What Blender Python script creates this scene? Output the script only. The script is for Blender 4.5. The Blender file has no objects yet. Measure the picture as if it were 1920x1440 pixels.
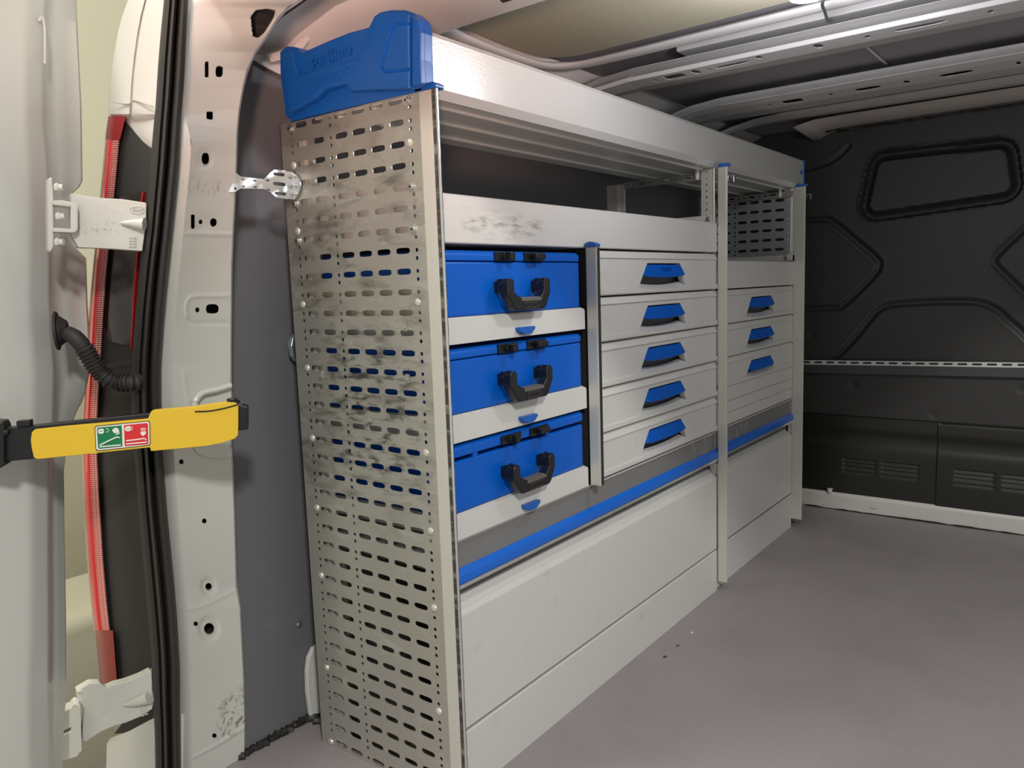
import bpy, bmesh, math, random
import numpy as np
from mathutils import Vector, Matrix
from mathutils.geometry import tessellate_polygon
random.seed(3); np.random.seed(3)
SC = bpy.context.scene
# ---------------------------------------------------------------- camera, world, light, exposure
FPX = 1457.8
RM = [[0.79646627, 0.60373691, -0.03381162], [0.04866638, -0.11973617, -0.99161224], [-0.60272138, 0.78814021, -0.12474751]]
CAM = Vector((0.8669, -0.9618, 0.9))
cd = bpy.data.cameras.new('camera'); cam = bpy.data.objects.new('camera', cd); SC.collection.objects.link(cam)
cd.sensor_width = 36; cd.lens = FPX / 1920 * 36; cd.clip_start = 0.02
xr, yr, zr = Vector(RM[0]), -Vector(RM[1]), -Vector(RM[2])
cam.matrix_world = Matrix(((xr.x, yr.x, zr.x, CAM.x), (xr.y, yr.y, zr.y, CAM.y), (xr.z, yr.z, zr.z, CAM.z), (0, 0, 0, 1)))
SC.camera = cam
SC.view_settings.view_transform = 'Standard'; SC.view_settings.look = 'None'
SC.view_settings.exposure = 0.0; SC.view_settings.gamma = 1; SC.view_settings.use_curve_mapping = False
wd = bpy.data.worlds.new('world'); SC.world = wd; wd.use_nodes = True
wd.node_tree.nodes['Background'].inputs[0].default_value = (1.0, 0.985, 0.95, 1)
wd.node_tree.nodes['Background'].inputs[1].default_value = 0.53

def area(name, loc, target, size, power, col, spread=180, sy=None):
    l = bpy.data.lights.new(name, 'AREA'); l.energy = power; l.color = col; l.size = size; l.spread = math.radians(spread)
    if sy: l.shape = 'RECTANGLE'; l.size_y = sy
    o = bpy.data.objects.new(name, l); SC.collection.objects.link(o); o.location = loc
    o.rotation_euler = (Vector(target) - Vector(loc)).to_track_quat('-Z', 'Y').to_euler(); return o
area('garage_light_rear', (3.2, -2.5, 3.16), (0.2, 0.4, 0.6), 0.35, 138, (1.0, 0.985, 0.94), sy=0.35)
area('garage_light_side', (-1.2, -1.6, 2.9), (-2.2, 0.3, 0.6), 1.2, 70, (1.0, 0.95, 0.82))
area('warm_fill_light', (2.2, -2.7, 0.45), (-0.20, -0.02, 1.52), 0.3, 2.2, (1.0, 0.60, 0.48), spread=20)  # added fill that tints the roof corner pink; no lamp known there
LAMP = Vector((0.432, 0.490, 1.383))
pl0 = bpy.data.lights.new('cargo_lamp_light', 'POINT'); pl0.energy = 7.0; pl0.color = (0.93, 0.92, 1.0); pl0.shadow_soft_size = 0.028
plo = bpy.data.objects.new('cargo_lamp_light', pl0); SC.collection.objects.link(plo); plo.location = LAMP - Vector((0, 0, 0.045))

# ---------------------------------------------------------------- helpers
def at(px, py, ax, v):
    d = [RM[0][i] * (px - 960) + RM[1][i] * (py - 720) + RM[2][i] * FPX for i in range(3)]
    t = (v - CAM[ax]) / d[ax]
    return Vector((CAM[0] + t * d[0], CAM[1] + t * d[1], CAM[2] + t * d[2]))

class MB:
    def __init__(s): s.v = []; s.f = []; s.m = []
    def add(s, vs, fs, mi=0):
        n = len(s.v); s.v += [tuple(p) for p in vs]; s.f += [tuple(n + i for i in f) for f in fs]; s.m += [mi] * len(fs); return s
    def box(s, a, b, mi=0):
        x0, x1 = sorted((a[0], b[0])); y0, y1 = sorted((a[1], b[1])); z0, z1 = sorted((a[2], b[2]))
        return s.add([(x0,y0,z0),(x1,y0,z0),(x1,y1,z0),(x0,y1,z0),(x0,y0,z1),(x1,y0,z1),(x1,y1,z1),(x0,y1,z1)],
              [(0,3,2,1),(4,5,6,7),(0,1,5,4),(1,2,6,5),(2,3,7,6),(3,0,4,7)], mi)
    def prism(s, poly, ax, a, b, mi=0):
        """poly: 2d points in the two other axes (in xyz order), extruded along ax from a to b"""
        def P(p, t):
            q = list(p); q.insert(ax, t); return q
        n = len(poly); vs = [P(p, a) for p in poly] + [P(p, b) for p in poly]
        tri = [tuple(t) for t in tessellate_polygon([[Vector((p[0], p[1], 0)) for p in poly]])]
        fs = tri + [tuple(n + i for i in reversed(t)) for t in tri] + [(i, (i + 1) % n, n + (i + 1) % n, n + i) for i in range(n)]
        return s.add(vs, fs, mi)
    def slab(s, pts, off, mi=0):
        """3d outline pts and a thickness vector"""
        off = Vector(off); n = len(pts); a = [Vector(p) for p in pts]
        nrm = Vector((0, 0, 0))
        for i in range(n): nrm += (a[i] - a[0]).cross(a[(i + 1) % n] - a[0])
        nrm.normalize(); u = (a[1] - a[0]).normalized(); w = nrm.cross(u)
        tri = [tuple(t) for t in tessellate_polygon([[Vector(((p - a[0]).dot(u), (p - a[0]).dot(w), 0)) for p in a]])]
        fs = tri + [tuple(n + i for i in reversed(t)) for t in tri] + [(i, (i + 1) % n, n + (i + 1) % n, n + i) for i in range(n)]
        return s.add(a + [p + off for p in a], fs, mi)
    def cyl(s, c, ax, r, h, n=16, mi=0, r2=None, cone=None):
        """cylinder from c along vector ax of length h; r2 second radius"""
        c = Vector(c); ax = Vector(ax).normalized(); u = ax.orthogonal().normalized(); w = ax.cross(u); r2 = r if r2 is None else r2
        vs = [c + r * (math.cos(6.28318*i/n)*u + math.sin(6.28318*i/n)*w) for i in range(n)] + [c + ax*h + r2 * (math.cos(6.28318*i/n)*u + math.sin(6.28318*i/n)*w) for i in range(n)]
        return s.add(vs, [tuple(range(n))[::-1], tuple(range(n, 2*n))] + [(i, (i+1)%n, n+(i+1)%n, n+i) for i in range(n)], mi)
    def tube(s, path, rad, n=10, mi=0, flat=1.0, up=None):
        path = [Vector(p) for p in path]; m = len(path); rings = []
        rr = rad if isinstance(rad, (list, tuple)) else [rad] * m
        up0 = Vector(up) if up else Vector((0.13, 0.31, 0.94))
        for i, p in enumerate(path):
            t = (path[min(i+1, m-1)] - path[max(i-1, 0)]).normalized(); u = t.cross(up0).normalized(); w = t.cross(u)
            rings.append([p + rr[i]*(math.cos(6.28318*k/n)*u + flat*math.sin(6.28318*k/n)*w) for k in range(n)])
        vs = [q for r in rings for q in r]
        fs = [(i*n+k, i*n+(k+1)%n, (i+1)*n+(k+1)%n, (i+1)*n+k) for i in range(m-1) for k in range(n)]
        fs += [tuple(range(n))[::-1], tuple((m-1)*n+k for k in range(n))]
        return s.add(vs, fs, mi)
    def loft(s, secs, closed=False, caps=False, mi=0):
        n = len(secs[0]); vs = [p for r in secs for p in r]; fs = []
        for i in range(len(secs) - 1):
            for k in range(n if closed else n - 1):
                fs.append((i*n+k, i*n+(k+1)%n, (i+1)*n+(k+1)%n, (i+1)*n+k))
        if caps: fs += [tuple(range(n))[::-1], tuple((len(secs)-1)*n+k for k in range(n))]
        return s.add(vs, fs, mi)
    def poly_holes(s, outer, holes, fn, mi=0):
        """2d outline with holes, mapped to 3d by fn(u, v)"""
        loops = [[Vector((p[0], p[1], 0)) for p in outer]] + [[Vector((p[0], p[1], 0)) for p in h] for h in holes]
        flat = [p for l in loops for p in l]
        return s.add([fn(p.x, p.y) for p in flat], [tuple(t) for t in tessellate_polygon(loops)], mi)
    def build(s, name, mat, parent=None, smooth=False, bevel=0, solid=0, loc=None, seg=2, merge=False):
        base = Vector(WLOC.get(parent.name, (0,0,0))) if parent else Vector(loc or (0,0,0))
        me = bpy.data.meshes.new(name)
        me.from_pydata([tuple(Vector(p) - base) for p in s.v], [], s.f)
        for m in (mat if isinstance(mat, (list, tuple)) else [mat]): me.materials.append(m)
        if any(s.m): me.polygons.foreach_set('material_index', s.m)
        bm = bmesh.new(); bm.from_mesh(me)
        if merge: bmesh.ops.remove_doubles(bm, verts=bm.verts, dist=1e-5)
        bmesh.ops.recalc_face_normals(bm, faces=bm.faces)
        bm.to_mesh(me); bm.free()
        if smooth:
            me.polygons.foreach_set('use_smooth', [True]*len(me.polygons)); me.set_sharp_from_angle(angle=math.radians(40))
        o = bpy.data.objects.new(name, me); SC.collection.objects.link(o)
        if parent: o.parent = parent
        else: o.location = base
        WLOC[o.name] = base
        if solid:
            md = o.modifiers.new('s', 'SOLIDIFY'); md.thickness = solid; md.offset = -1
        if bevel:
            md = o.modifiers.new('b', 'BEVEL'); md.width = bevel; md.segments = seg; md.limit_method = 'ANGLE'; md.angle_limit = math.radians(35)
            md.harden_normals = False
        return o
WLOC = {}
def thing(name, loc, label, cat, group=None, kind=None):
    o = bpy.data.objects.new(name, None); SC.collection.objects.link(o); o.location = loc; o.empty_display_size = 0.05; WLOC[o.name] = Vector(loc)
    tag(o, label, cat, group, kind); return o
def tag(o, label=None, cat=None, group=None, kind=None):
    if label: o['label'] = label
    if cat: o['category'] = cat
    if group: o['group'] = group
    if kind: o['kind'] = kind
    return o
def inst(src, name, parent, loc, rot=None, scale=None):
    o = src.copy(); o.name = name; SC.collection.objects.link(o); o.parent = parent
    o.location = Vector(loc) - (WLOC[parent.name] if parent else Vector((0,0,0)))
    if rot: o.rotation_euler = rot
    if scale: o.scale = scale
    return o
def interp(pts, y):
    if y <= pts[0][1]: a, b = pts[0], pts[1]
    elif y >= pts[-1][1]: a, b = pts[-2], pts[-1]
    else:
        for a, b in zip(pts, pts[1:]):
            if a[1] <= y <= b[1]: break
    return a[0] + (b[0]-a[0]) * (y-a[1]) / (b[1]-a[1])
def smooth_curve(pts, step=12):
    """catmull-rom resample of 2d/3d points"""
    P = [np.array(p, float) for p in pts]; P = [2*P[0]-P[1]] + P + [2*P[-1]-P[-2]]; out = []
    for i in range(1, len(P)-2):
        for k in range(step):
            t = k/step; a, b, c, d = P[i-1:i+3]
            out.append(0.5*((2*b) + (-a+c)*t + (2*a-5*b+4*c-d)*t*t + (-a+3*b-3*c+d)*t**3))
    out.append(P[-2]); return [tuple(float(x) for x in p) for p in out]
def oval(cu, cv, ru, rv, n=10, p=2.0):
    r = []
    for i in range(n):
        a = 2*math.pi*(i+0.5)/n; c, s_ = math.cos(a), math.sin(a)
        r.append((cu + ru*math.copysign(abs(c)**(2/p), c), cv + rv*math.copysign(abs(s_)**(2/p), s_)))
    return r
def text(name, body, size, mat, parent, origin, ux, uy, depth=0.0006, font_shear=0.0, bold=0.0):
    c = bpy.data.curves.new(name, 'FONT'); c.body = body; c.size = size; c.extrude = depth; c.align_x = 'CENTER'; c.align_y = 'CENTER'; c.shear = font_shear; c.offset = bold
    ob = bpy.data.objects.new(name, c); SC.collection.objects.link(ob)
    dg = bpy.context.evaluated_depsgraph_get(); me = bpy.data.meshes.new_from_object(ob.evaluated_get(dg)); bpy.data.objects.remove(ob)
    ux = Vector(ux).normalized(); uy = Vector(uy).normalized(); uz = ux.cross(uy); base = WLOC[parent.name]; og = Vector(origin) - base
    for v in me.vertices: v.co = og + ux*v.co.x + uy*v.co.y + uz*v.co.z
    me.materials.clear(); me.materials.append(mat)
    o = bpy.data.objects.new(name, me); SC.collection.objects.link(o); o.parent = parent; WLOC[o.name] = base; return o

# ---------------------------------------------------------------- materials
def mat(name, col, rough=0.5, metal=0.0, bump=None, dirt=None, spec=0.5, coat=0.0, emit=None, aniso=None, var=0.0):
    """bump=(scale, strength); dirt=list of (scale vec, lo, hi, colour, amount)"""
    m = bpy.data.materials.new(name); m.use_nodes = True; nt = m.node_tree; b = nt.nodes['Principled BSDF']
    b.inputs['Roughness'].default_value = rough; b.inputs['Metallic'].default_value = metal; b.inputs['Specular IOR Level'].default_value = spec
    b.inputs['Coat Weight'].default_value = coat; b.inputs['Coat Roughness'].default_value = 0.08
    b.inputs['Base Color'].default_value = (*col, 1)
    tc = nt.nodes.new('ShaderNodeTexCoord')
    ob = nt.nodes.new('ShaderNodeNewGeometry').outputs['Position']
    cur = None
    def mix(c1, c2, fac):
        mx = nt.nodes.new('ShaderNodeMix'); mx.data_type = 'RGBA'
        if c1 is None: mx.inputs['A'].default_value = (*col, 1)
        else: nt.links.new(c1, mx.inputs['A'])
        mx.inputs['B'].default_value = (*c2, 1); nt.links.new(fac, mx.inputs['Factor']); return mx.outputs['Result']
    def noise(scale, detail=4, dist=0.0, r=0.6):
        mp = nt.nodes.new('ShaderNodeMapping'); mp.inputs['Scale'].default_value = scale if isinstance(scale, tuple) else (scale,)*3
        nt.links.new(ob, mp.inputs['Vector']); n = nt.nodes.new('ShaderNodeTexNoise'); n.inputs['Scale'].default_value = 1
        n.inputs['Detail'].default_value = detail; n.inputs['Distortion'].default_value = dist; n.inputs['Roughness'].default_value = r
        nt.links.new(mp.outputs[0], n.inputs['Vector']); return n.outputs['Fac']
    if var:
        mr = nt.nodes.new('ShaderNodeMapRange'); mr.inputs[1].default_value = 0.3; mr.inputs[2].default_value = 0.7; mr.inputs[3].default_value = 0; mr.inputs[4].default_value = var
        nt.links.new(noise(6.0), mr.inputs[0]); cur = mix(cur, tuple(c*0.6 for c in col), mr.outputs[0])
    for d in (dirt or []):
        sc, lo, hi, c2, amt = d[:5]
        mr = nt.nodes.new('ShaderNodeMapRange'); mr.inputs[1].default_value = lo; mr.inputs[2].default_value = hi; mr.inputs[3].default_value = 0; mr.inputs[4].default_value = amt
        nt.links.new(noise(sc, 8, d[5] if len(d) > 5 else 0.0), mr.inputs[0]); fac = mr.outputs[0]
        if len(d) > 6:   # bounded to a box (min, max) in world space: a stain where it stands
            lo3, hi3, soft = d[6]
            sx = nt.nodes.new('ShaderNodeSeparateXYZ'); nt.links.new(ob, sx.inputs[0])
            for k in range(3):
                if lo3[k] is None: continue
                for a_, b_ in ((lo3[k], lo3[k]+soft), (hi3[k], hi3[k]-soft)):
                    r = nt.nodes.new('ShaderNodeMapRange'); r.inputs[1].default_value = a_; r.inputs[2].default_value = b_; nt.links.new(sx.outputs[k], r.inputs[0])
                    mu = nt.nodes.new('ShaderNodeMath'); mu.operation = 'MULTIPLY'; nt.links.new(fac, mu.inputs[0]); nt.links.new(r.outputs[0], mu.inputs[1]); fac = mu.outputs[0]
        cur = mix(cur, c2, fac)
    if cur is not None: nt.links.new(cur, b.inputs['Base Color'])
    if bump:
        bp = nt.nodes.new('ShaderNodeBump'); bp.inputs['Strength'].default_value = bump[1]; bp.inputs['Distance'].default_value = bump[2] if len(bump) > 2 else 0.001
        nt.links.new(noise(bump[0], 3), bp.inputs['Height']); nt.links.new(bp.outputs[0], b.inputs['Normal'])
    if emit:
        b.inputs['Emission Color'].default_value = (*emit[0], 1); b.inputs['Emission Strength'].default_value = emit[1]
    m['noise'] = 1; return m
BLK = (0.02, 0.018, 0.015)
M = {}
M['grey'] = mat('light_grey_powder_coat', (0.56, 0.555, 0.53), 0.42, bump=(900, 0.12, 0.0004), dirt=[(14.0, 0.64, 0.78, (0.30, 0.29, 0.26), 0.35), (90.0, 0.70, 0.80, (0.25, 0.24, 0.22), 0.5)])
M['grey_tray'] = mat('light_grey_tray', (0.56, 0.555, 0.53), 0.42, bump=(900, 0.12, 0.0004), dirt=[((60, 24, 85), 0.46, 0.62, (0.20, 0.19, 0.155), 0.85, 0.3, ((None, 0.075, 0.978), (None, 0.34, 1.045), 0.035)), (14.0, 0.66, 0.8, (0.30, 0.29, 0.26), 0.3)])
M['tray_top'] = mat('satin_grey_tray', (0.66, 0.66, 0.635), 0.24, 0.3, bump=((420, 110, 420), 0.5, 0.0008), dirt=[(60.0, 0.72, 0.78, (0.2, 0.19, 0.17), 0.6)])
M['zinc_dull'] = mat('dull_zinc_sheet', (0.33, 0.33, 0.31), 0.5, 0.6, var=0.3)
M['blue'] = mat('blue_lacquer', (0.0, 0.088, 0.46), 0.36, spec=0.3, bump=(500, 0.05, 0.0004), dirt=[((20, 8, 30), 0.66, 0.8, (0.10, 0.2, 0.45), 0.25), (120.0, 0.72, 0.78, (0.2, 0.3, 0.5), 0.5)])
M['blue_plastic'] = mat('blue_plastic', (0.006, 0.095, 0.40), 0.36, bump=(800, 0.12, 0.0004), dirt=[(9.0, 0.55, 0.85, (0.10, 0.2, 0.42), 0.4)])
M['blue_bright'] = mat('blue_rail_plastic', (0.006, 0.12, 0.56), 0.33, dirt=[(70.0, 0.70, 0.76, (0.2, 0.35, 0.6), 0.6)])
M['dark_base'] = mat('grey_shelf_base', (0.17, 0.168, 0.163), 0.45, dirt=[((25, 9, 60), 0.62, 0.8, (0.3, 0.3, 0.29), 0.4), ((60, 130, 9), 0.60, 0.64, (0.62, 0.62, 0.6), 0.9, 0.4, ((None, 1.02, 0.34), (None, 1.52, 0.52), 0.04))])
M['black'] = mat('black_plastic', (0.007, 0.007, 0.008), 0.33, bump=(900, 0.1, 0.0004))
M['rubber'] = mat('black_rubber', (0.022, 0.019, 0.017), 0.62)
M['recess_shade'] = mat('shaded_recess_grey', (0.10, 0.10, 0.105), 0.6)  # dark grey standing in for shade in notches and beside the divider
M['panel'] = mat('worn_aluminium_sheet', (0.49, 0.475, 0.42), 0.34, 0.68, bump=((120, 900, 300), 0.15, 0.0004), dirt=[
    ((9, 9, 26), 0.50, 0.72, (0.13, 0.118, 0.09), 0.85, 0.5, ((-0.5, None, 0.42), (0.01, None, 1.24), 0.12)),
    ((20, 20, 60), 0.49, 0.64, (0.05, 0.045, 0.036), 0.9, 0.5, ((-0.36, None, 0.50), (-0.03, None, 0.86), 0.10)),
    ((14, 14, 40), 0.56, 0.72, (0.66, 0.64, 0.58), 0.7, 0.6), (70.0, 0.68, 0.76, (0.75, 0.73, 0.68), 0.6)])
M['profile'] = mat('aluminium_profile', (0.55, 0.54, 0.48), 0.36, 0.25, dirt=[((60, 60, 40), 0.66, 0.76, (0.25, 0.24, 0.20), 0.6), (30.0, 0.66, 0.8, (0.3, 0.3, 0.27), 0.4)])
M['profile_edge'] = mat('bright_profile_edge', (0.75, 0.76, 0.77), 0.25, 0.8)
M['profile_slot'] = mat('dark_profile_slot', (0.06, 0.058, 0.05), 0.4, 0.4, dirt=[((5, 5, 45), 0.5, 0.6, (0.3, 0.29, 0.25), 0.7)])
M['zinc'] = mat('zinc_plated_steel', (0.52, 0.55, 0.56), 0.33, 0.8, dirt=[((40, 12, 40), 0.55, 0.75, (0.45, 0.5, 0.53), 0.6)])
M['steel'] = mat('bright_steel', (0.7, 0.69, 0.66), 0.25, 0.9)
M['rivet'] = mat('rivet_aluminium', (0.62, 0.60, 0.55), 0.35, 0.5)
M['white'] = mat('white_body_paint', (0.56, 0.56, 0.52), 0.34, coat=0.2, bump=(14, 0.05, 0.002), dirt=[(12.0, 0.70, 0.8, (0.4, 0.37, 0.3), 0.3)])
M['pillar'] = mat('white_pillar_paint', (0.56, 0.56, 0.52), 0.22, coat=0.5, bump=(14, 0.05, 0.002), dirt=[
    ((60, 60, 60), 0.50, 0.62, (0.12, 0.10, 0.08), 0.8, 1.0, ((None, -0.2, 0.02), (None, -0.1, 0.13), 0.025)),
    ((90, 90, 60), 0.52, 0.66, (0.2, 0.17, 0.13), 0.7, 1.0, ((None, -0.26, 1.06), (None, -0.15, 1.10), 0.015))])
M['hinge'] = mat('white_hinge_paint', (0.58, 0.58, 0.53), 0.3, coat=0.3, dirt=[((60, 60, 60), 0.50, 0.66, (0.14, 0.11, 0.06), 0.8, 1.0, ((None, -0.36, 1.005), (None, -0.305, 1.03), 0.01))])
M['roof'] = mat('white_roof_paint', (0.60, 0.59, 0.575), 0.38, dirt=[(5.0, 0.62, 0.8, (0.3, 0.29, 0.27), 0.3), (160.0, 0.74, 0.78, (0.25, 0.2, 0.15), 0.6)])
M['skin'] = mat('roof_skin_paint', (0.30, 0.285, 0.30), 0.5, dirt=[(3.0, 0.55, 0.8, (0.22, 0.21, 0.2), 0.5)])
M['cream'] = mat('cream_roof_lining', (0.43, 0.40, 0.29), 0.8, bump=(70, 0.35, 0.002))
M['wallp'] = mat('grey_wall_lining', (0.125, 0.125, 0.135), 0.55, dirt=[((30, 12, 40), 0.62, 0.78, (0.28, 0.26, 0.24), 0.35, 0.5, ((None, -0.2, 0.0), (None, 0.05, 0.35), 0.06)), (80.0, 0.74, 0.78, (0.35, 0.34, 0.32), 0.6)])
M['bulk'] = mat('black_bulkhead_plastic', (0.030, 0.029, 0.027), 0.5, bump=(500, 0.25, 0.0005), dirt=[(38.0, 0.765, 0.785, (0.5, 0.48, 0.42), 0.9)])
M['bulk_low'] = mat('black_bulkhead_sheet', (0.018, 0.018, 0.015), 0.33, bump=(6, 0.15, 0.004), dirt=[(40.0, 0.77, 0.79, (0.5, 0.48, 0.42), 0.9)])
M['sill'] = mat('white_sill_paint', (0.55, 0.54, 0.50), 0.3, coat=0.3, dirt=[((14, 30, 90), 0.60, 0.72, (0.10, 0.08, 0.05), 0.8)])
M['sealant'] = mat('black_sealant', (0.014, 0.012, 0.010), 0.5, bump=(120, 0.5, 0.003))
M['lens_red'] = mat('red_lens', (0.55, 0.012, 0.02), 0.25, coat=0.25)
M['lens_deep'] = mat('deep_red_lens', (0.22, 0.001, 0.002), 0.3, coat=0.25)
M['lens_clear'] = mat('pale_pink_lens', (0.62, 0.25, 0.22), 0.25, coat=0.3)
M['lens_edge'] = mat('clear_lens_edge', (0.42, 0.26, 0.20), 0.25, coat=0.3)
M['yellow'] = mat('yellow_plastic', (0.70, 0.45, 0.02), 0.5, dirt=[((50, 50, 120), 0.70, 0.78, (0.12, 0.08, 0.02), 0.6)])
M['sticker_white'] = mat('sticker_white', (0.72, 0.71, 0.66), 0.4)
M['sticker_green'] = mat('sticker_green', (0.0, 0.17, 0.055), 0.4)
M['sticker_red'] = mat('sticker_red', (0.62, 0.02, 0.025), 0.4)
M['garage'] = mat('cream_garage_wall', (0.60, 0.57, 0.42), 0.85, bump=(60, 0.3, 0.002), dirt=[(20.0, 0.58, 0.75, (0.38, 0.33, 0.2), 0.4, 0.5, ((None, None, -0.4), (None, None, 0.9), 0.3))])
M['ledge'] = mat('cream_gloss_ledge', (0.55, 0.53, 0.40), 0.3, coat=0.4)
M['concrete'] = mat('garage_concrete', (0.25, 0.24, 0.22), 0.8)
M['cavity'] = mat('housing_and_shade_black', (0.02, 0.019, 0.018), 0.7)  # black of the lamp housing, also shade painted into holes and gaps
M['fixture'] = mat('lamp_body', (0.05, 0.05, 0.055), 0.35)
M['glow'] = mat('lamp_lens', (0.9, 0.9, 1.0), 0.3, emit=((0.9, 0.9, 1.0), 14))
M['pad'] = mat('grey_grip_rubber', (0.11, 0.10, 0.095), 0.6)
M['tape'] = mat('pale_fitting_plastic', (0.62, 0.60, 0.52), 0.4)
# floor: mauve vinyl with a fine raised grid
mf = mat('mauve_vinyl_floor', (0.285, 0.255, 0.262), 0.46, dirt=[(3.0, 0.45, 0.75, (0.20, 0.185, 0.18), 0.6), ((7, 7, 7), 0.62, 0.78, (0.30, 0.24, 0.20), 0.25), (120.0, 0.76, 0.80, (0.4, 0.38, 0.35), 0.5)])
nt = mf.node_tree; geo = nt.nodes.new('ShaderNodeNewGeometry'); mp = nt.nodes.new('ShaderNodeMapping'); mp.inputs['Rotation'].default_value = (0, 0, 0.785); mp.inputs['Scale'].default_value = (112, 112, 0)
vo = nt.nodes.new('ShaderNodeTexVoronoi'); vo.voronoi_dimensions = '2D'; vo.inputs['Scale'].default_value = 1; vo.inputs['Randomness'].default_value = 0
mr = nt.nodes.new('ShaderNodeMapRange'); mr.inputs[1].default_value = 0.30; mr.inputs[2].default_value = 0.45; mr.inputs[3].default_value = 1; mr.inputs[4].default_value = 0
bp = nt.nodes.new('ShaderNodeBump'); bp.inputs['Strength'].default_value = 0.28; bp.inputs['Distance'].default_value = 0.0008
nt.links.new(geo.outputs['Position'], mp.inputs[0]); nt.links.new(mp.outputs[0], vo.inputs['Vector']); nt.links.new(vo.outputs['Distance'], mr.inputs[0]); nt.links.new(mr.outputs[0], bp.inputs['Height']); nt.links.new(bp.outputs[0], nt.nodes['Principled BSDF'].inputs['Normal'])
M['floor'] = mf

# ---------------------------------------------------------------- setting: floor, walls, bulkhead, roof
FZ = -0.036
b = MB(); b.prism([(-0.53, -0.30), (1.40, -0.30), (1.40, 2.25), (-0.53, 2.25)], 2, FZ, FZ-0.03)
tag(b.build('floor', M['floor']), kind='structure')
# left wall: sheet that leans in towards the roof, grey lining below, painted metal above
prof = [(-0.498, FZ), (-0.497, 0.4), (-0.487, 0.8), (-0.472, 1.1), (-0.462, 1.22), (-0.452, 1.30), (-0.440, 1.345)]
b = MB(); ys = [-0.16, 0.3, 0.8, 1.4, 2.25]
b.loft([[(x, y, z) for x, z in prof] for y in ys])
b.loft([[(x-0.03, y, z) for x, z in prof] for y in ys])
wl = tag(b.build('wall_left', M['wallp'], smooth=True), kind='structure')
b = MB(); b.loft([[at(470+60*t+s*3, 108+32*t+s*60, 0, -0.455) for s in (0, 1)] for t in (0, 1)])
p2 = [(-0.441, 1.340), (-0.42, 1.385), (-0.36, 1.43), (-0.28, 1.465)]
b = MB(); b.loft([[(x+0.004, y, z+0.002) for x, z in p2] for y in (-0.26, 0.2, 0.9, 2.25)])
tag(b.build('upper_side_panel', M['roof'], wl, smooth=True, solid=0.004), 'white painted metal above the grey lining')
b = MB(); b.slab([at(x_, y_, 0, -0.428) for x_, y_ in smooth_curve([(440, 92), (468, 107), (500, 126), (530, 141), (600, 172), (640, 180)], 4) + [(640, 60), (560, -10), (520, -20), (440, 20)]], (-0.003, 0, 0)); b.build('upper_gusset', M['roof'], wl)
# screws with washers on the wall
def screw(parent, p, n, r=0.0085, name='screw'):
    p = Vector(p); n = Vector(n).normalized(); b = MB(); b.cyl(p, n, r, 0.0015, 20); b.cyl(p + n*0.0015, n, r*0.62, 0.003, 16, r2=r*0.5); b.cyl(p + n*0.0046, n, r*0.22, 0.0004, 6, 1)
    return b.build(name, [M['steel'], M['black']], parent)
screw(wl, at(495, 88, 0, -0.4275), (1, 0, -0.35), 0.010); screw(wl, at(560, 1171, 0, -0.4955), (1, 0, 0), 0.0075)
# pale body rib and the small round end of a fixing, peeking out between wall and rack
b = MB(); pts = [(583, 1345), (577, 1300), (576, 1260), (579, 1235), (588, 1215), (604, 1205), (604, 1358)]
b.slab([at(x, y, 0, -0.482) for x, y in pts], (-0.012, 0, 0)); b.build('body_rib', M['white'], wl, bevel=0.003)
b = MB(); b.slab([at(x, y, 0, -0.462) for x, y in [(556, 626), (549, 634), (546, 650), (549, 668), (557, 678), (566, 678), (566, 626)]], (-0.012, 0, 0)); b.build('fixing_plate', M['zinc'], wl, bevel=0.002)
# irregular sealant bead along the floor
b = MB(); path = []; rad = []
for i in range(34):
    t = i/33; q = at(452 + 130*t, 1425 - 82*t, 2, FZ); q.x = -0.494 + 0.004*math.sin(i*1.7); q.z = FZ + 0.003; path.append(q); rad.append(0.0085 + 0.0030*math.sin(i*2.3) + random.uniform(-0.001, 0.002))
for i in range(5): path.append(Vector((-0.492 + 0.008*i, 0.045 - 0.01*(i % 2), FZ + 0.003))); rad.append(0.011)
b.tube(path, rad, 8); b.build('sealant_bead', M['sealant'], wl, smooth=True)

# bulkhead with pressed grooves (a height field)
YB = 2.243
def seg_d(P, a, b_):
    a = np.array(a); b_ = np.array(b_); ab = b_-a; t = np.clip(((P-a)@ab)/(ab@ab), 0, 1); return np.hypot(*(P - (a + t[:, None]*ab)).T)
def poly_d(P, pts): return np.min([seg_d(P, a, c) for a, c in zip(pts, pts[1:])], axis=0)
def rrect_sd(P, pts, r):
    n = len(pts); d = np.min([seg_d(P, pts[i], pts[(i+1) % n]) for i in range(n)], axis=0); ins = np.ones(len(P), bool)
    for i in range(n):
        a, c = np.array(pts[i]), np.array(pts[(i+1) % n]); e = c-a; ins &= (e[0]*(P[:,1]-a[1]) - e[1]*(P[:,0]-a[0])) > 0
    return np.where(ins, -d, d) - r
xs = np.linspace(-0.50, 1.40, 420); zs = np.concatenate([np.linspace(0.0, 0.345, 90), np.linspace(0.349, 1.48, 260)])
X, Z = np.meshgrid(xs, zs); P = np.stack([X.ravel(), Z.ravel()], 1); H = np.zeros(len(P))
def groove(pts, w=0.016, dep=0.010):
    global H
    d = poly_d(P, smooth_curve(pts, 6)); H += dep*np.exp(-(d/w*1.5)**2) - 0.0016*np.exp(-((d-w*1.05)/(w*0.35))**2)
sd = rrect_sd(P, [(0.165, 1.160), (0.560, 1.190), (0.545, 1.285), (0.190, 1.290)], 0.065)
H += np.where(sd < 0, 0.034*np.clip(-sd/0.008, 0, 1) - 0.028*np.clip((-sd-0.008)/0.030, 0, 1)**3, 0) - 0.0018*np.exp(-((sd-0.003)/0.003)**2)
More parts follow.
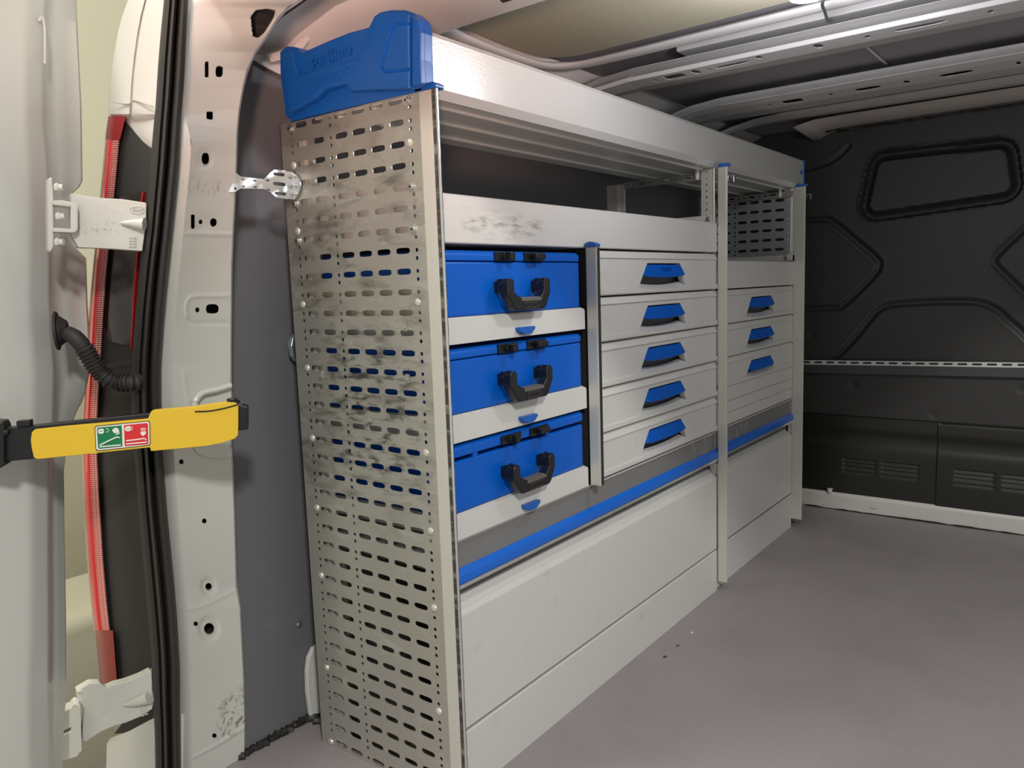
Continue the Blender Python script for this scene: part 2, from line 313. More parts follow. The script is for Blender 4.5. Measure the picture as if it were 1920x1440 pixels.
groove([(-0.30, 1.117), (-0.05, 1.119), (0.008, 1.103), (0.09, 1.03), (0.168, 0.955), (0.176, 0.926), (0.160, 0.895), (0.10, 0.83), (0.051, 0.785), (0.0, 0.772), (-0.30, 0.771)])
groove([(0.86, 1.22), (0.72, 1.12), (0.60, 1.0), (0.555, 0.948), (0.548, 0.93), (0.556, 0.912), (0.60, 0.862), (0.70, 0.75), (0.80, 0.64)])
groove([(0.0, 0.55), (0.029, 0.578), (0.10, 0.66), (0.16, 0.742), (0.195, 0.773), (0.24, 0.783), (0.36, 0.790), (0.48, 0.789), (0.53, 0.778), (0.567, 0.756), (0.60, 0.722), (0.646, 0.676), (0.74, 0.56)])
groove([(-0.2, 1.316), (-0.09, 1.318), (-0.03, 1.328), (0.02, 1.35), (0.06, 1.385)], 0.013, 0.007)
for (dx, dz) in ((0.094, 0.471), (0.379, 0.373), (0.649, 0.480), (-0.068, 0.668), (0.94, 0.373)):
    d = np.hypot(P[:,0]-dx, P[:,1]-dz); H += 0.004*np.exp(-(d/0.012)**2) - 0.003*np.exp(-(d/0.005)**2)
# lower plastic sheet: steps and louvres
z = P[:,1]; x = P[:,0]
low = z < 0.347
stp = np.where(x > 0.40, 0.352, 0.362)
H = np.where(low, H - 0.012/(1+np.exp((z-stp+0.006)/0.002)) + 0.010/(1+np.exp((z-0.285)/0.006)) - 0.008/(1+np.exp((z-0.235)/0.006)), H)
H = np.where(low & (x > 0.395), H - 0.004, H)
for (x0, x1) in ((0.063, 0.186), (0.207, 0.336), (0.455, 0.583), (0.602, 0.73), (0.85, 0.98), (1.0, 1.13)):
    inx = (x > x0) & (x < x1)
    for k in range(4):
        zc = 0.170 - k*0.0165; d = (z - zc)/0.0165
        H = np.where(inx & (abs(d) < 0.42), H + 0.0045*(0.42 + d)/0.84, H)
Vv = np.stack([P[:,0], YB + H + 0.010, P[:,1]], 1); nx, nz = len(xs), len(zs)
b = MB(); idx = np.arange(nx*nz).reshape(nz, nx)
b.v = [tuple(v) for v in Vv.tolist()]; q = np.stack([idx[:-1,:-1], idx[:-1,1:], idx[1:,1:], idx[1:,:-1]], -1).reshape(-1, 4); b.f = [tuple(r) for r in q.tolist()]
b.m = (np.repeat((zs[:-1] < 0.347).astype(int), nx-1)).tolist()
wf = tag(b.build('wall_front', [M['bulk'], M['bulk_low']], smooth=True), kind='structure')
b = MB(); b.box((-0.5, YB+0.06, FZ), (1.4, YB+0.07, 1.5)); b.build('backing_sheet', M['cavity'], wf)
# slotted load rail on the bulkhead
rl = thing('load_rail', (0.0, YB, 0.51), 'slotted grey lashing rail running across the black bulkhead above the floor sill', 'rail')
b = MB(); x0 = -0.42
while x0 < 1.40:
    b.poly_holes([(x0, 0.0), (x0+0.0455, 0.0), (x0+0.0455, 0.0175), (x0, 0.0175)], [oval(x0+0.024, 0.0095, 0.0155, 0.0040, 10, 5)], lambda u, v: (u, YB-0.020, 0.5475 + 0.014*(u+0.1)/0.75 + v)); x0 += 0.0455
b.build('slotted_strip', M['grey'], rl, solid=0.002)
b = MB(); b.loft([[(xx, YB-0.018, 0.5475+0.014*(xx+0.1)/0.75-0.001), (xx, YB-0.016, 0.514+0.013*(xx+0.1)/0.75), (xx, YB+0.006, 0.511+0.013*(xx+0.1)/0.75), (xx, YB+0.006, 0.568+0.014*(xx+0.1)/0.75), (xx, YB-0.008, 0.566+0.014*(xx+0.1)/0.75), (xx, YB-0.008, 0.5475+0.014*(xx+0.1)/0.75-0.001)] for xx in (-0.42, 1.40)], closed=True, caps=True)
b.build('rail_body', mat('dark_rail_paint', (0.055, 0.055, 0.058), 0.4), rl)
b = MB(); b.box((-0.42, YB-0.019, 0.509), (1.40, YB-0.016, 0.512)); 
# floor sill under the bulkhead
b = MB(); b.prism([(YB+0.03, FZ), (YB-0.005, FZ), (YB-0.008, 0.012), (YB-0.008, 0.020), (YB-0.004, 0.030), (YB+0.004, 0.036), (YB+0.03, 0.038)], 0, -0.5, 1.4)
sl = tag(b.build('baseboard_front', M['sill'], bevel=0.002), kind='structure')
b = MB(); b.cyl(at(1556, 915, 1, YB-0.012), (0, -0.2, -1), 0.012, 0.018, 16, r2=0.007); b.build('drain_plug', M['sill'], sl, smooth=True)
b = MB(); path = [Vector((-0.08 + i*0.025, YB-0.009, FZ+0.001)) for i in range(58)]; b.tube(path, [0.003 + random.uniform(-0.0015, 0.003) for _ in path], 6); b.build('sealant_bead', M['sealant'], sl, smooth=True)

# roof skin, ribs, lining
def yl(py, z): return at(1300, py, 2, z).y
cl = MB(); cl.box((-0.30, -0.20, 1.472), (1.40, 2.27, 1.480)); ceil = tag(cl.build('ceiling', M['skin']), kind='structure')
b = MB(); b.loft([[(-0.44, y, 1.36), (-0.38, y, 1.43), (-0.29, y, 1.471)] for y in (-0.26, 2.25)]); b.build('roof_edge', M['skin'], ceil, smooth=True, solid=0.004)
# cream lining panel inside its rounded lip
def zline(pts, z, st=6): return [at(x, y, 2, z) for x, y in smooth_curve(pts, st)]
lip = [(700, -5), (780, 30), (850, 65), (920, 94), (985, 116), (1030, 124), (1080, 122), (1140, 110), (1300, 71), (1500, 22), (1700, -27), (1900, -76), (2300, -175)]
inner = zline([(700, -30), (800, 15), (870, 52), (940, 82), (1000, 103), (1040, 108), (1090, 103), (1150, 88), (1300, 50), (1500, -2), (1900, -105), (2300, -205)], 1.452)
b = MB(); b.slab([(p.x, p.y, p.z) for p in inner] + [(1.38, inner[-1].y, 1.452), (1.38, 0.10, 1.452), (-0.20, 0.10, 1.452)], (0, 0, 0.018)); b.build('roof_lining', M['cream'], ceil)
b = MB(); b.tube([(p.x, p.y, p.z) for p in zline(lip, 1.447)], 0.024, 12, flat=0.36, up=(0, 0, 1)); b.build('lining_lip', M['roof'], ceil, smooth=True)
def rib(name, prof, x0, x1, slots=(), holes=(), label=None, curl=True):
    """prof: (py at column 1300, z) pairs; extruded across the van"""
    pr = [(yl(py, z), z) for py, z in prof]; b = MB(); secs = []
    for k, x in enumerate([x0, x0+0.05, x0+0.13, x0+0.24, x1]):
        dz = [-0.030, -0.018, -0.006, 0, 0][k] if curl else 0; w = [0.45, 0.6, 0.85, 1, 1][k] if curl else 1; yc = sum(p[0] for p in pr)/len(pr)
        secs.append([(x, yc + (y-yc)*w, z+dz) for y, z in pr])
    b.loft(secs); return pr, b
def rib_obj(name, prof, x0, x1, cuts, facet, label):
    pr = [(yl(py, z), z) for py, z in prof]; b = MB(); yc = sum(p[0] for p in pr)/len(pr)
    st = [(x0, -0.030, 0.45), (x0+0.05, -0.018, 0.6), (x0+0.13, -0.006, 0.85), (x0+0.24, 0, 1.0)]
    secs = [[(x, yc + (y-yc)*w, z+dz) for y, z in pr] for x, dz, w in st]; b.loft(secs)
    xa = x0 + 0.24
    for k in range(len(pr)-1):
        (y0_, z0_), (y1_, z1_) = pr[k], pr[k+1]
        fn = lambda u, v: (u, y0_ + (y1_-y0_)*v, z0_ + (z1_-z0_)*v)
        hs = cuts if k == facet else []
        xx = xa; hs = sorted(hs); bounds = [xa] + [(hs[i][0]+hs[i][1]+hs[i+1][0]-hs[i+1][1])/2 for i in range(len(hs)-1)] + [x1]
        if not hs: b.poly_holes([(xa, 0), (x1, 0), (x1, 1), (xa, 1)], [], fn)
        for i, h in enumerate(hs):
            b.poly_holes([(bounds[i], 0), (bounds[i+1], 0), (bounds[i+1], 1), (bounds[i], 1)], [oval(h[0], h[2], h[1], h[3], 14, h[4])], fn)
    o = b.build(name, M['roof'], None, solid=0.0015); tag(o, label, 'roof rib', 'roof cross ribs'); return pr, o
# cuts: (centre x, half width, centre v, half v, squareness)
r1, o1 = rib_obj('roof_rib', [(103, 1.440), (112, 1.437), (120, 1.412), (127, 1.404), (143, 1.404), (152, 1.440)], -0.36, 1.40,
    [(-0.10, 0.004, 0.5, 0.12, 2), (-0.065, 0.006, 0.5, 0.16, 2), (-0.012, 0.026, 0.5, 0.26, 6), (0.045, 0.010, 0.45, 0.28, 2), (0.078, 0.004, 0.5, 0.14, 2), (0.135, 0.042, 0.5, 0.14, 3), (0.205, 0.007, 0.3, 0.2, 2), (0.335, 0.010, 0.4, 0.26, 2), (0.435, 0.006, 0.5, 0.16, 2), (0.535, 0.050, 0.5, 0.14, 3), (0.66, 0.006, 0.5, 0.16, 2)], 3,
    'wide white roof rib just beyond the cream lining, with the long slots')
r2, o2 = rib_obj('roof_rib', [(192, 1.452), (197, 1.446), (206, 1.428), (214, 1.424), (226, 1.424), (236, 1.452)], -0.34, 1.40,
    [(0.02, 0.004, 0.5, 0.16, 2), (0.09, 0.03, 0.5, 0.25, 5), (0.20, 0.006, 0.5, 0.16, 2), (0.30, 0.035, 0.5, 0.2, 3), (0.40, 0.008, 0.5, 0.2, 2), (0.52, 0.04, 0.5, 0.2, 3), (0.66, 0.005, 0.5, 0.2, 2)], 3,
    'middle white roof rib with short slots, between the wide rib and the thin rib')
r3, o3 = rib_obj('roof_rib', [(238, 1.468), (243, 1.458), (249, 1.455), (252, 1.466)], -0.30, 1.40, [], 9, 'thin white roof rib nearest the dark bulkhead')
for o, pr, k in ((o1, r1, 2),):
    b = MB(); x_ = [0.02, 0.30, 0.46]
for (px, py) in ((1538, 127), (1529, 165), (1757, 120), (1768, 118), (1366, 203)):
    p = at(px, py, 2, 1.4235); b = MB(); b.cyl((p.x, p.y, 1.4242), (0, 0, -1), 0.0045, 0.0008, 12)
# front header over the bulkhead, with torn black sealant under it
b = MB(); b.loft([[(xx, yl(258+dz*300, 1.462-dz), 1.462-dz), (xx, 2.19, 1.448-dz), (xx, 2.20, 1.447-dz), (xx, 2.26, 1.449-dz), (xx, 2.26, 1.475)] for xx, dz in ((-0.06, 0.030), (-0.03, 0.014), (0.0, 0.004), (0.1, 0.0), (1.4, -0.010))])
tag(b.build('trim_1', mat('dusty_header_paint', (0.36, 0.32, 0.29), 0.5), smooth=True, solid=0.002), kind='structure')
b = MB(); path = [Vector((-0.02 + i*0.02, 2.197 - 0.003*(i % 2), 1.446 + 0.010*(i*0.02)/1.4)) for i in range(70)]; b.tube(path, [0.006 + max(0, random.uniform(-0.004, 0.006)) for _ in path], 6); b.build('sealant_bead', M['sealant'], SC.objects['trim_1'], smooth=True)
# weld seam beside the wide rib
b = MB(); p0 = yl(98, 1.462); path = [Vector((0.02 + i*0.006, p0 + random.uniform(-0.0018, 0.0018), 1.464)) for i in range(150)]; b.tube(path, [random.uniform(0.002, 0.0042) for _ in path], 5); b.build('weld_seam', M['roof'], ceil)
b = MB(); b.box((0.0, yl(101, 1.46), 1.455), (1.40, yl(86, 1.46), 1.472)); b.build('inner_flange', M['roof'], ceil, bevel=0.003)
for xx, yy in ((0.60, 1.08), (0.615, 1.09)):
    pass
b = MB(); pa = at(1607, 73, 2, 1.466); pb = at(1662, 120, 2, 1.466); b.tube([pa, pb], 0.003, 6); pa = at(1705, 95, 2, 1.466); b.build('roof_seam', M['roof'], ceil)
# rear header and rear corner of the roof (warm lit)
b = MB()
hp = [(at(800, 66, 2, 1.392), at(980, 12, 2, 1.392))]
yh0 = at(850, 47, 2, 1.392).y
secs = [[(xx, -0.235, 1.36+dz), (xx, -0.13, 1.372+dz), (xx, -0.10, 1.40+dz), (xx, 0.02, 1.412+dz), (xx, 0.05, 1.388+dz), (xx, yh0, 1.388+dz), (xx, yh0+0.03, 1.45+dz)] for xx, dz in ((-0.44, -0.06), (-0.36, -0.03), (-0.25, -0.004), (-0.10, 0), (0.3, 0.004), (1.40, 0.006))]
b.loft(secs); tag(b.build('trim_2', M['roof'], smooth=True, solid=0.003), kind='structure')
hd = SC.objects['trim_2']
for (px, py, w, h) in ((938, 4, 0.034, 0.008), (890, 22, 0.006, 0.004)):
    p = at(px, py, 2, 1.3865); b = MB(); b.box((p.x-w, p.y-h, 1.3865), (p.x+w, p.y+h, 1.389)); b.build('slot', M['cavity'], hd, bevel=0.002)
b = MB(); crv = smooth_curve([(-0.40, -0.02, 1.335), (-0.38, 0.03, 1.36), (-0.33, 0.04, 1.385), (-0.28, 0.06, 1.388), (-0.24, 0.10, 1.40)], 6); b.tube(crv, 0.010, 8); b.build('folded_edge', M['roof'], hd, smooth=True)

# ---------------------------------------------------------------- the shelving rack
XF = -0.03            # plane of the drawer fronts
rack = thing('shelving_rack', (-0.2, 0.96, FZ), 'grey metal van shelving rack with perforated end panel and upright profiles', 'shelving rack')
def rowz(k): return 1.2117 - 0.0351*k - 0.0004*max(0, k-17)
SLOTX = [-0.3415, -0.2955, -0.2320, -0.1860, -0.1395, -0.0925]
def perf_panel(y, z_top, z_bot, th=0.002, skip=()):
    b = MB(); fn = lambda u, v: (u, y, v)
    bands = [(-0.385, -0.3625, 'h', -0.3705), (-0.3625, -0.3185, 's', SLOTX[0]), (-0.3185, -0.2725, 's', SLOTX[1]), (-0.2725, -0.2515, 'h', -0.2607), (-0.2515, -0.209, 's', SLOTX[2]),
             (-0.209, -0.1628, 's', SLOTX[3]), (-0.1628, -0.116, 's', SLOTX[4]), (-0.116, -0.0715, 's', SLOTX[5]), (-0.0715, -0.048, 'h', -0.0600)]
    b.poly_holes([(-0.405, z_bot), (-0.385, z_bot), (-0.385, z_top), (-0.405, z_top)], [], fn)
    b.poly_holes([(-0.048, z_bot), (-0.038, z_bot), (-0.038, z_top), (-0.048, z_top)], [], fn)
    for k in range(36):
        zc = rowz(k); hi = z_top if k == 0 else (zc + rowz(k-1))/2; lo = z_bot if k == 35 else (zc + rowz(k+1))/2
        if zc > z_top - 0.004 or zc < z_bot + 0.004: continue
        if zc + 0.0351 > z_top: hi = z_top
        if zc - 0.0351 < z_bot: lo = z_bot
        for a, c, kind, cx in bands:
            if kind == 's': b.poly_holes([(a, lo), (c, lo), (c, hi), (a, hi)], [oval(cx, zc, 0.0168, 0.0053, 12, 3.6)], fn)
            else:
                mid = zc - 0.0088
                b.poly_holes([(a, mid), (c, mid), (c, hi), (a, hi)], [oval(cx, min(zc, hi-0.004) , 0.0036, 0.0036, 8)] if (cx, k) not in skip else [], fn)
                b.poly_holes([(a, lo), (c, lo), (c, mid), (a, mid)], [oval(cx, max(zc - 0.01755 + 0.0002, lo+0.0040), 0.0036, 0.0036, 8)] if lo + 0.0080 < mid else [], fn)
    return b
b = perf_panel(-0.001, 1.2192, FZ); ep = b.build('end_panel', M['panel'], rack, solid=0.0016)
b = MB(); b.box((-0.405, -0.001, FZ), (-0.4035, 0.02, 1.2192)); b.box((-0.405, 0.0, 1.2180), (-0.04, 0.02, 1.2192)); b.build('panel_flange', M['panel'], rack)
# rivets and screws of the end panel
RO = WLOC[rack.name]; rb = MB(); rb.cyl(RO, (0, -1, 0), 0.0072, 0.0022, 16, r2=0.0060); rb.cyl(RO + Vector((0, -0.0022, 0)), (0, -1, 0), 0.0060, 0.0014, 16, r2=0.0030)
riv = rb.build('rivet', M['rivet'], rack, smooth=True); rs = MB(); rs.cyl(RO, (0, -1, 0), 0.0080, 0.0016, 18); rs.cyl(RO + Vector((0, -0.0016, 0)), (0, -1, 0), 0.0056, 0.0030, 14, r2=0.0048); rs.cyl(RO + Vector((0, -0.0047, 0)), (0, -1, 0), 0.0022, 0.0004, 6, 1)
scw = rs.build('panel_screw', [M['steel'], M['black']], rack, smooth=True)
rv = [(-0.3707, 1.1406), (-0.3712, 1.0183), (-0.371, 0.8785), (-0.3704, 0.7549), (-0.3691, 0.6155), (-0.3693, 0.4738), (-0.3702, 0.3328), (-0.3721, 0.1352), (-0.374, -0.0285), (-0.0641, 1.1413), (-0.0629, 0.878), (-0.0609, 0.6173), (-0.0593, 0.4773), (-0.0597, 0.3358), (-0.0602, 0.139)]
sv = [(-0.3723, 1.2085), (-0.3726, 1.0698), (-0.372, 1.0002), (-0.0654, 1.2095), (-0.0646, 1.0701), (-0.0649, 1.0005)]
for i, (x_, z_) in enumerate(rv):
    if i == 0: riv.location = Vector((x_, -0.0012, z_)) - WLOC[rack.name]
    else: inst(riv, 'rivet', rack, (x_, -0.0012, z_))
for i, (x_, z_) in enumerate(sv):
    if i == 0: scw.location = Vector((x_, -0.0012, z_)) - WLOC[rack.name]
    else: inst(scw, 'panel_screw', rack, (x_, -0.0012, z_))
# small torn label clips stuck on the panel
for (px, py) in ((760, 612), (602, 704), (765, 710)):
    p = at(px, py, 1, -0.0015); b = MB(); b.box((p.x-0.005, -0.0035, p.z-0.008), (p.x+0.005, -0.0012, p.z+0.008)); b.cyl((p.x, -0.0045, p.z-0.002), (0, -1, 0), 0.003, 0.001, 10); b.build('panel_clip', M['panel'], rack, bevel=0.0015)
# uprights
def upright(yf, z0, z1, back=-0.0275, w=0.010, cap=0.010, slot=False):
    b = MB(); xe = -0.0125 if slot else -0.0020
    b.box((back, yf, z0), (xe, yf+w, z1)); o = b.build('upright', M['profile'], rack, bevel=0.0010)
    if slot:
        b = MB(); b.box((xe-0.0005, yf+0.002, z0), (-0.0035, yf+w-0.002, z1)); b.build('profile_slot', M['profile_slot'], o)
    b = MB(); b.box(((-0.0038 if slot else -0.0022), yf+0.0004, z0), (0.0, yf+(0.003 if slot else 0.005), z1)); b.build('profile_lip', M['profile_edge'] if slot else M['profile'], o, bevel=0.0005)
    if cap:
        b = MB(); b.prism([(back-0.001, z1), (0.006, z1), (0.006, z1+cap*0.5), (0.002, z1+cap), (back+0.004, z1+cap)], 1, yf-0.001, yf+w+0.001); b.build('end_cap', M['blue_plastic'], o, bevel=0.0015)
    return o
upright(-0.0005, FZ, 1.2185, cap=0, back=-0.040, slot=True)
b = MB(); b.prism([(-0.045, 1.2185), (0.001, 1.2185), (0.001, 1.224), (-0.006, 1.2285), (-0.045, 1.2285)], 1, -0.004, 0.018); b.build('end_cap', M['blue_plastic'], rack, bevel=0.0015)
upright(1.203, -0.008, 1.2145)
upright(1.925, -0.004, 1.2165, back=-0.040)
dv = upright(0.482, 0.4555, 0.9775, back=-0.0265, cap=0)
b = MB(); b.prism([(-0.028, 0.9775), (0.002, 0.9775), (0.002, 0.983), (-0.006, 0.987), (-0.016, 0.989), (-0.026, 0.986), (-0.028, 0.984)], 1, 0.479, 0.497); b.build('end_cap', M['blue_plastic'], dv, bevel=0.0015)
bd = MB(); bd.box((-0.027, 0.4922, 0.456), (-0.001, 0.4955, 0.9765)); bd.box((-0.0025, 0.4845, 0.456), (0.0006, 0.4952, 0.9765)); bd.build('rubber_insert', M['rubber'], dv)
# frame boards behind the middle upright: flange, ribbed profile, rear post, top rail
b = MB()
zc = 1.0
for k in range(13):
    zz = 1.205 - k*0.0175
    b.poly_holes([(-0.078, zz-0.00875), (-0.044, zz-0.00875), (-0.044, zz+0.00875), (-0.078, zz+0.00875)], [oval(-0.062, zz, 0.0028, 0.0028, 8)], lambda u, v: (u, 1.206, v))
fl = b.build('perforated_flange', M['profile'], rack, solid=0.002)
inst(fl, 'perforated_flange', rack, (-0.2, 0.96+0.728, FZ))
b = MB()
for dx in (0, -0.006, -0.011): b.cyl((-0.041+dx, 1.2075, -0.0), (0, 0, 1), 0.0030, 1.214, 8)
rp = b.build('ribbed_profile', M['profile'], rack); inst(rp, 'ribbed_profile', rack, (-0.2, 0.96+0.722, FZ))
b = MB(); b.box((-0.390, 1.203, FZ), (-0.368, 1.213, 1.20)); b.box((-0.362, 1.203, FZ), (-0.350, 1.213, 1.20)); b.box((-0.370, 1.208, FZ), (-0.332, 1.216, 1.20)); rpp = b.build('rear_post', M['profile'], rack)
inst(rpp, 'rear_post', rack, (-0.2, 0.96+0.71, FZ)); inst(rpp, 'rear_post', rack, (-0.2, 0.96-1.195, FZ))
b = MB(); x_ = -0.33
k = 0
while x_ < -0.07:
    slot = k % 3 == 2; w = 0.038 if slot else 0.020
    b.poly_holes([(x_, 1.185), (x_+w, 1.185), (x_+w, 1.205), (x_, 1.205)], [oval(x_+w/2, 1.195, 0.012 if slot else 0.0035, 0.0042 if slot else 0.0035, 10, 4 if slot else 2)], lambda u, v: (u, 1.2075, v)); x_ += w; k += 1
b.poly_holes([(x_, 1.185), (-0.044, 1.185), (-0.044, 1.205), (x_, 1.205)], [], lambda u, v: (u, 1.2075, v))
tr = b.build('top_crossbar', M['zinc_dull'], rack, solid=0.002); inst(tr, 'top_crossbar', rack, (-0.2, 0.96+0.715, FZ))
b = MB(); b.box((-0.36, 1.925-0.02, 0.958), (-0.036, 1.927, 0.978)); b.box((-0.055, 1.90, 0.958), (-0.036, 1.926, 0.982)); b.build('lower_crossbar', M['profile'], rack)
screw(rack, (-0.06, 1.904, 0.968), (0, -1, 0), 0.008, 'bracket_screw')
b = perf_panel(1.932, 1.2155, 0.50); b.build('inner_end_panel', M['zinc'], rack, solid=0.0016)
# hook clips on the two tall uprights
for yc in (1.2215, 1.9435):
    b = MB(); b.box((-0.010, yc, 1.176), (-0.004, yc+0.014, 1.190)); b.box((-0.004, yc, 1.188), (0.012, yc+0.014, 1.190)); b.box((0.0105, yc, 1.172), (0.0125, yc+0.014, 1.190)); b.build('hook_clip', M['steel'], rack, bevel=0.0006)
for yc in (1.197, 1.915):
    b = MB(); b.cyl((-0.087, yc, 1.186), (0, 0, 1), 0.0058, 0.034, 14); b.cyl((-0.087, yc, 1.196), (0, 0, 1), 0.0066, 0.004, 14); b.build('plastic_stud', M['tape'], rack, smooth=True)

# top tray (open roof shelf) with moulded blue ends
tt = thing('top_tray', (-0.14, 0.96, 1.20), 'long light grey top tray resting on the rack under the van roof', 'tray')
b = MB(); Y0, Y1 = 0.004, 1.994
b.prism([(-0.030, 1.2290), (-0.030, 1.3095), (-0.034, 1.3170), (-0.038, 1.3170), (-0.038, 1.230), (-0.303, 1.2185), (-0.303, 1.31), (-0.306, 1.31), (-0.306, 1.2150), (-0.041, 1.2150)], 1, Y0, Y1)
b.build('tray_body', M['tray_top'], tt)
for xr_ in (-0.078, -0.162, -0.252):
    b = MB(); b.prism([(xr_-0.007, 1.2158), (xr_-0.003, 1.2110), (xr_+0.003, 1.2110), (xr_+0.007, 1.2158)], 1, Y0+0.01, Y1-0.01); b.build('stiffening_bead', M['tray_top'], tt, bevel=0.001)
# near end cap: silhouette measured on its face
YC = -0.012
sil = [(535, 222), (526, 150), (525, 95), (536, 86), (556, 88), (562, 98), (566, 98), (610, 78), (652, 61), (692, 50), (697, 40), (703, 28), (712, 22), (730, 18), (757, 18), (770, 22), (783, 34), (788, 60), (788, 110), (790, 155), (790, 163), (765, 168), (655, 172), (644, 161), (600, 173), (582, 193)]
P3 = [at(x_, y_, 1, YC) for x_, y_ in sil]
ec = MB(); ec.slab([(p.x, p.y, p.z) for p in P3], (0, 0.030, 0)); capo = ec.build('end_moulding', M['blue_plastic'], tt, bevel=0.007, seg=4); capo['label'] = 'blue moulded plastic end piece of the tray'
b = MB(); b.slab([at(x_, y_, 1, -0.004) for x_, y_ in ((544, 228), (556, 185), (640, 160), (786, 150), (790, 170), (700, 190), (600, 214))], (0, 0.014, 0)); b.build('inner_shell', M['blue_plastic'], capo)
# raised outer band at both ears and lower belly (thicker shells)
def cap_patch(pts, dep, name='moulding_panel', bev=0.003, y0=YC, m='blue_plastic'):
    b = MB(); b.slab([at(x_, y_, 1, y0 - dep) for x_, y_ in pts], (0, dep+0.004, 0)); return b.build(name, M[m], capo, bevel=bev, seg=3)
cap_patch([(700, 46), (706, 32), (716, 25), (744, 22), (766, 26), (767, 166), (757, 166), (660, 170), (648, 158), (606, 167), (590, 184), (541, 212), (533, 150), (531, 100), (545, 97), (556, 137), (566, 138), (622, 122), (676, 106), (688, 90)], 0.011, bev=0.005)
cap_patch([(771, 28), (783, 38), (787, 60), (787, 110), (789, 158), (772, 162)], 0.009, bev=0.003)
# triangular groove drawn as raised beads, bands, three ribs
def bead(pts, r=0.0014, y0=YC-0.0115, name='bead', m='blue_plastic'):
    b = MB(); b.tube([at(x_, y_, 1, y0) for x_, y_ in smooth_curve(pts, 4)], r, 8); return b.build(name, M[m], capo, smooth=True)
bead([(766, 45), (748, 45), (738, 49), (732, 60), (724, 90), (716, 118), (716, 126), (722, 134), (740, 133), (766, 130)], 0.0022, name='raised_outline', m='blue')
for (xa, ya, xb, yb) in ((578, 151, 652, 128), (584, 157, 646, 138), (590, 164, 640, 148)): bead([(xa, ya), ((xa+xb)/2, (ya+yb)/2), (xb, yb)], 0.0016, name='raised_rib')
t0, t1 = at(586, 117, 1, YC-0.002), at(658, 92, 1, YC-0.002)
text('embossed_lettering', 'sortimo', 0.034, M['blue_plastic'], capo, (t0+t1)/2 + Vector((0, -0.0, 0.0)), t1-t0, (0, 0, 1), 0.0032)
# far end cap
b = MB(); b.box((-0.31, 1.994, 1.215), (-0.027, 2.007, 1.319)); b.box((-0.05, 1.988, 1.2165), (-0.027, 2.000, 1.224)); fc = b.build('end_moulding', M['blue_plastic'], tt, bevel=0.003)
b = MB(); b.cyl((-0.0305, 1.970, 1.272), (1, 0, 0), 0.0085, 0.0035, 18); b.build('blue_plug', M['blue_plastic'], tt, smooth=True)

# wide upper trays
def tray(y0, y1, z0, z1, label, side_h=0.0, m='grey_tray'):
    t = thing('shelf_tray', (-0.2, (y0+y1)/2, z0), label, 'tray')
    b = MB(); b.prism([(XF-0.0015, z0), (XF, z0+0.002), (XF, z1-0.003), (XF-0.004, z1), (XF-0.012, z1), (XF-0.012, z0)], 1, y0, y1); b.build('front', M[m], t)
    b = MB(); b.box((-0.38, y0, z0), (XF-0.012, y1, z0+0.004)); b.build('base', M['grey'], t)
    b = MB(); b.box((-0.385, y0, z0), (-0.380, y1, z1)); b.build('back', M['grey'], t)
    for ya in (y0, y1-0.004):
        b = MB(); b.box((-0.38, ya, z0), (XF-0.013, ya+0.004, z1+side_h)); b.build('side', M['grey'], t)
    return t
t1 = tray(0.010, 1.2028, 0.9768, 1.0605, 'wide light grey tray with smudged front above the blue cases', 0.022)
screw(t1, (-0.055, 1.1972, 1.072), (0, -1, 0), 0.0075)
XF = -0.037
tray(1.222, 1.924, 0.8708, 0.9545, 'short light grey tray at the far right above the three drawers', 0.004, 'grey')

XF = -0.03
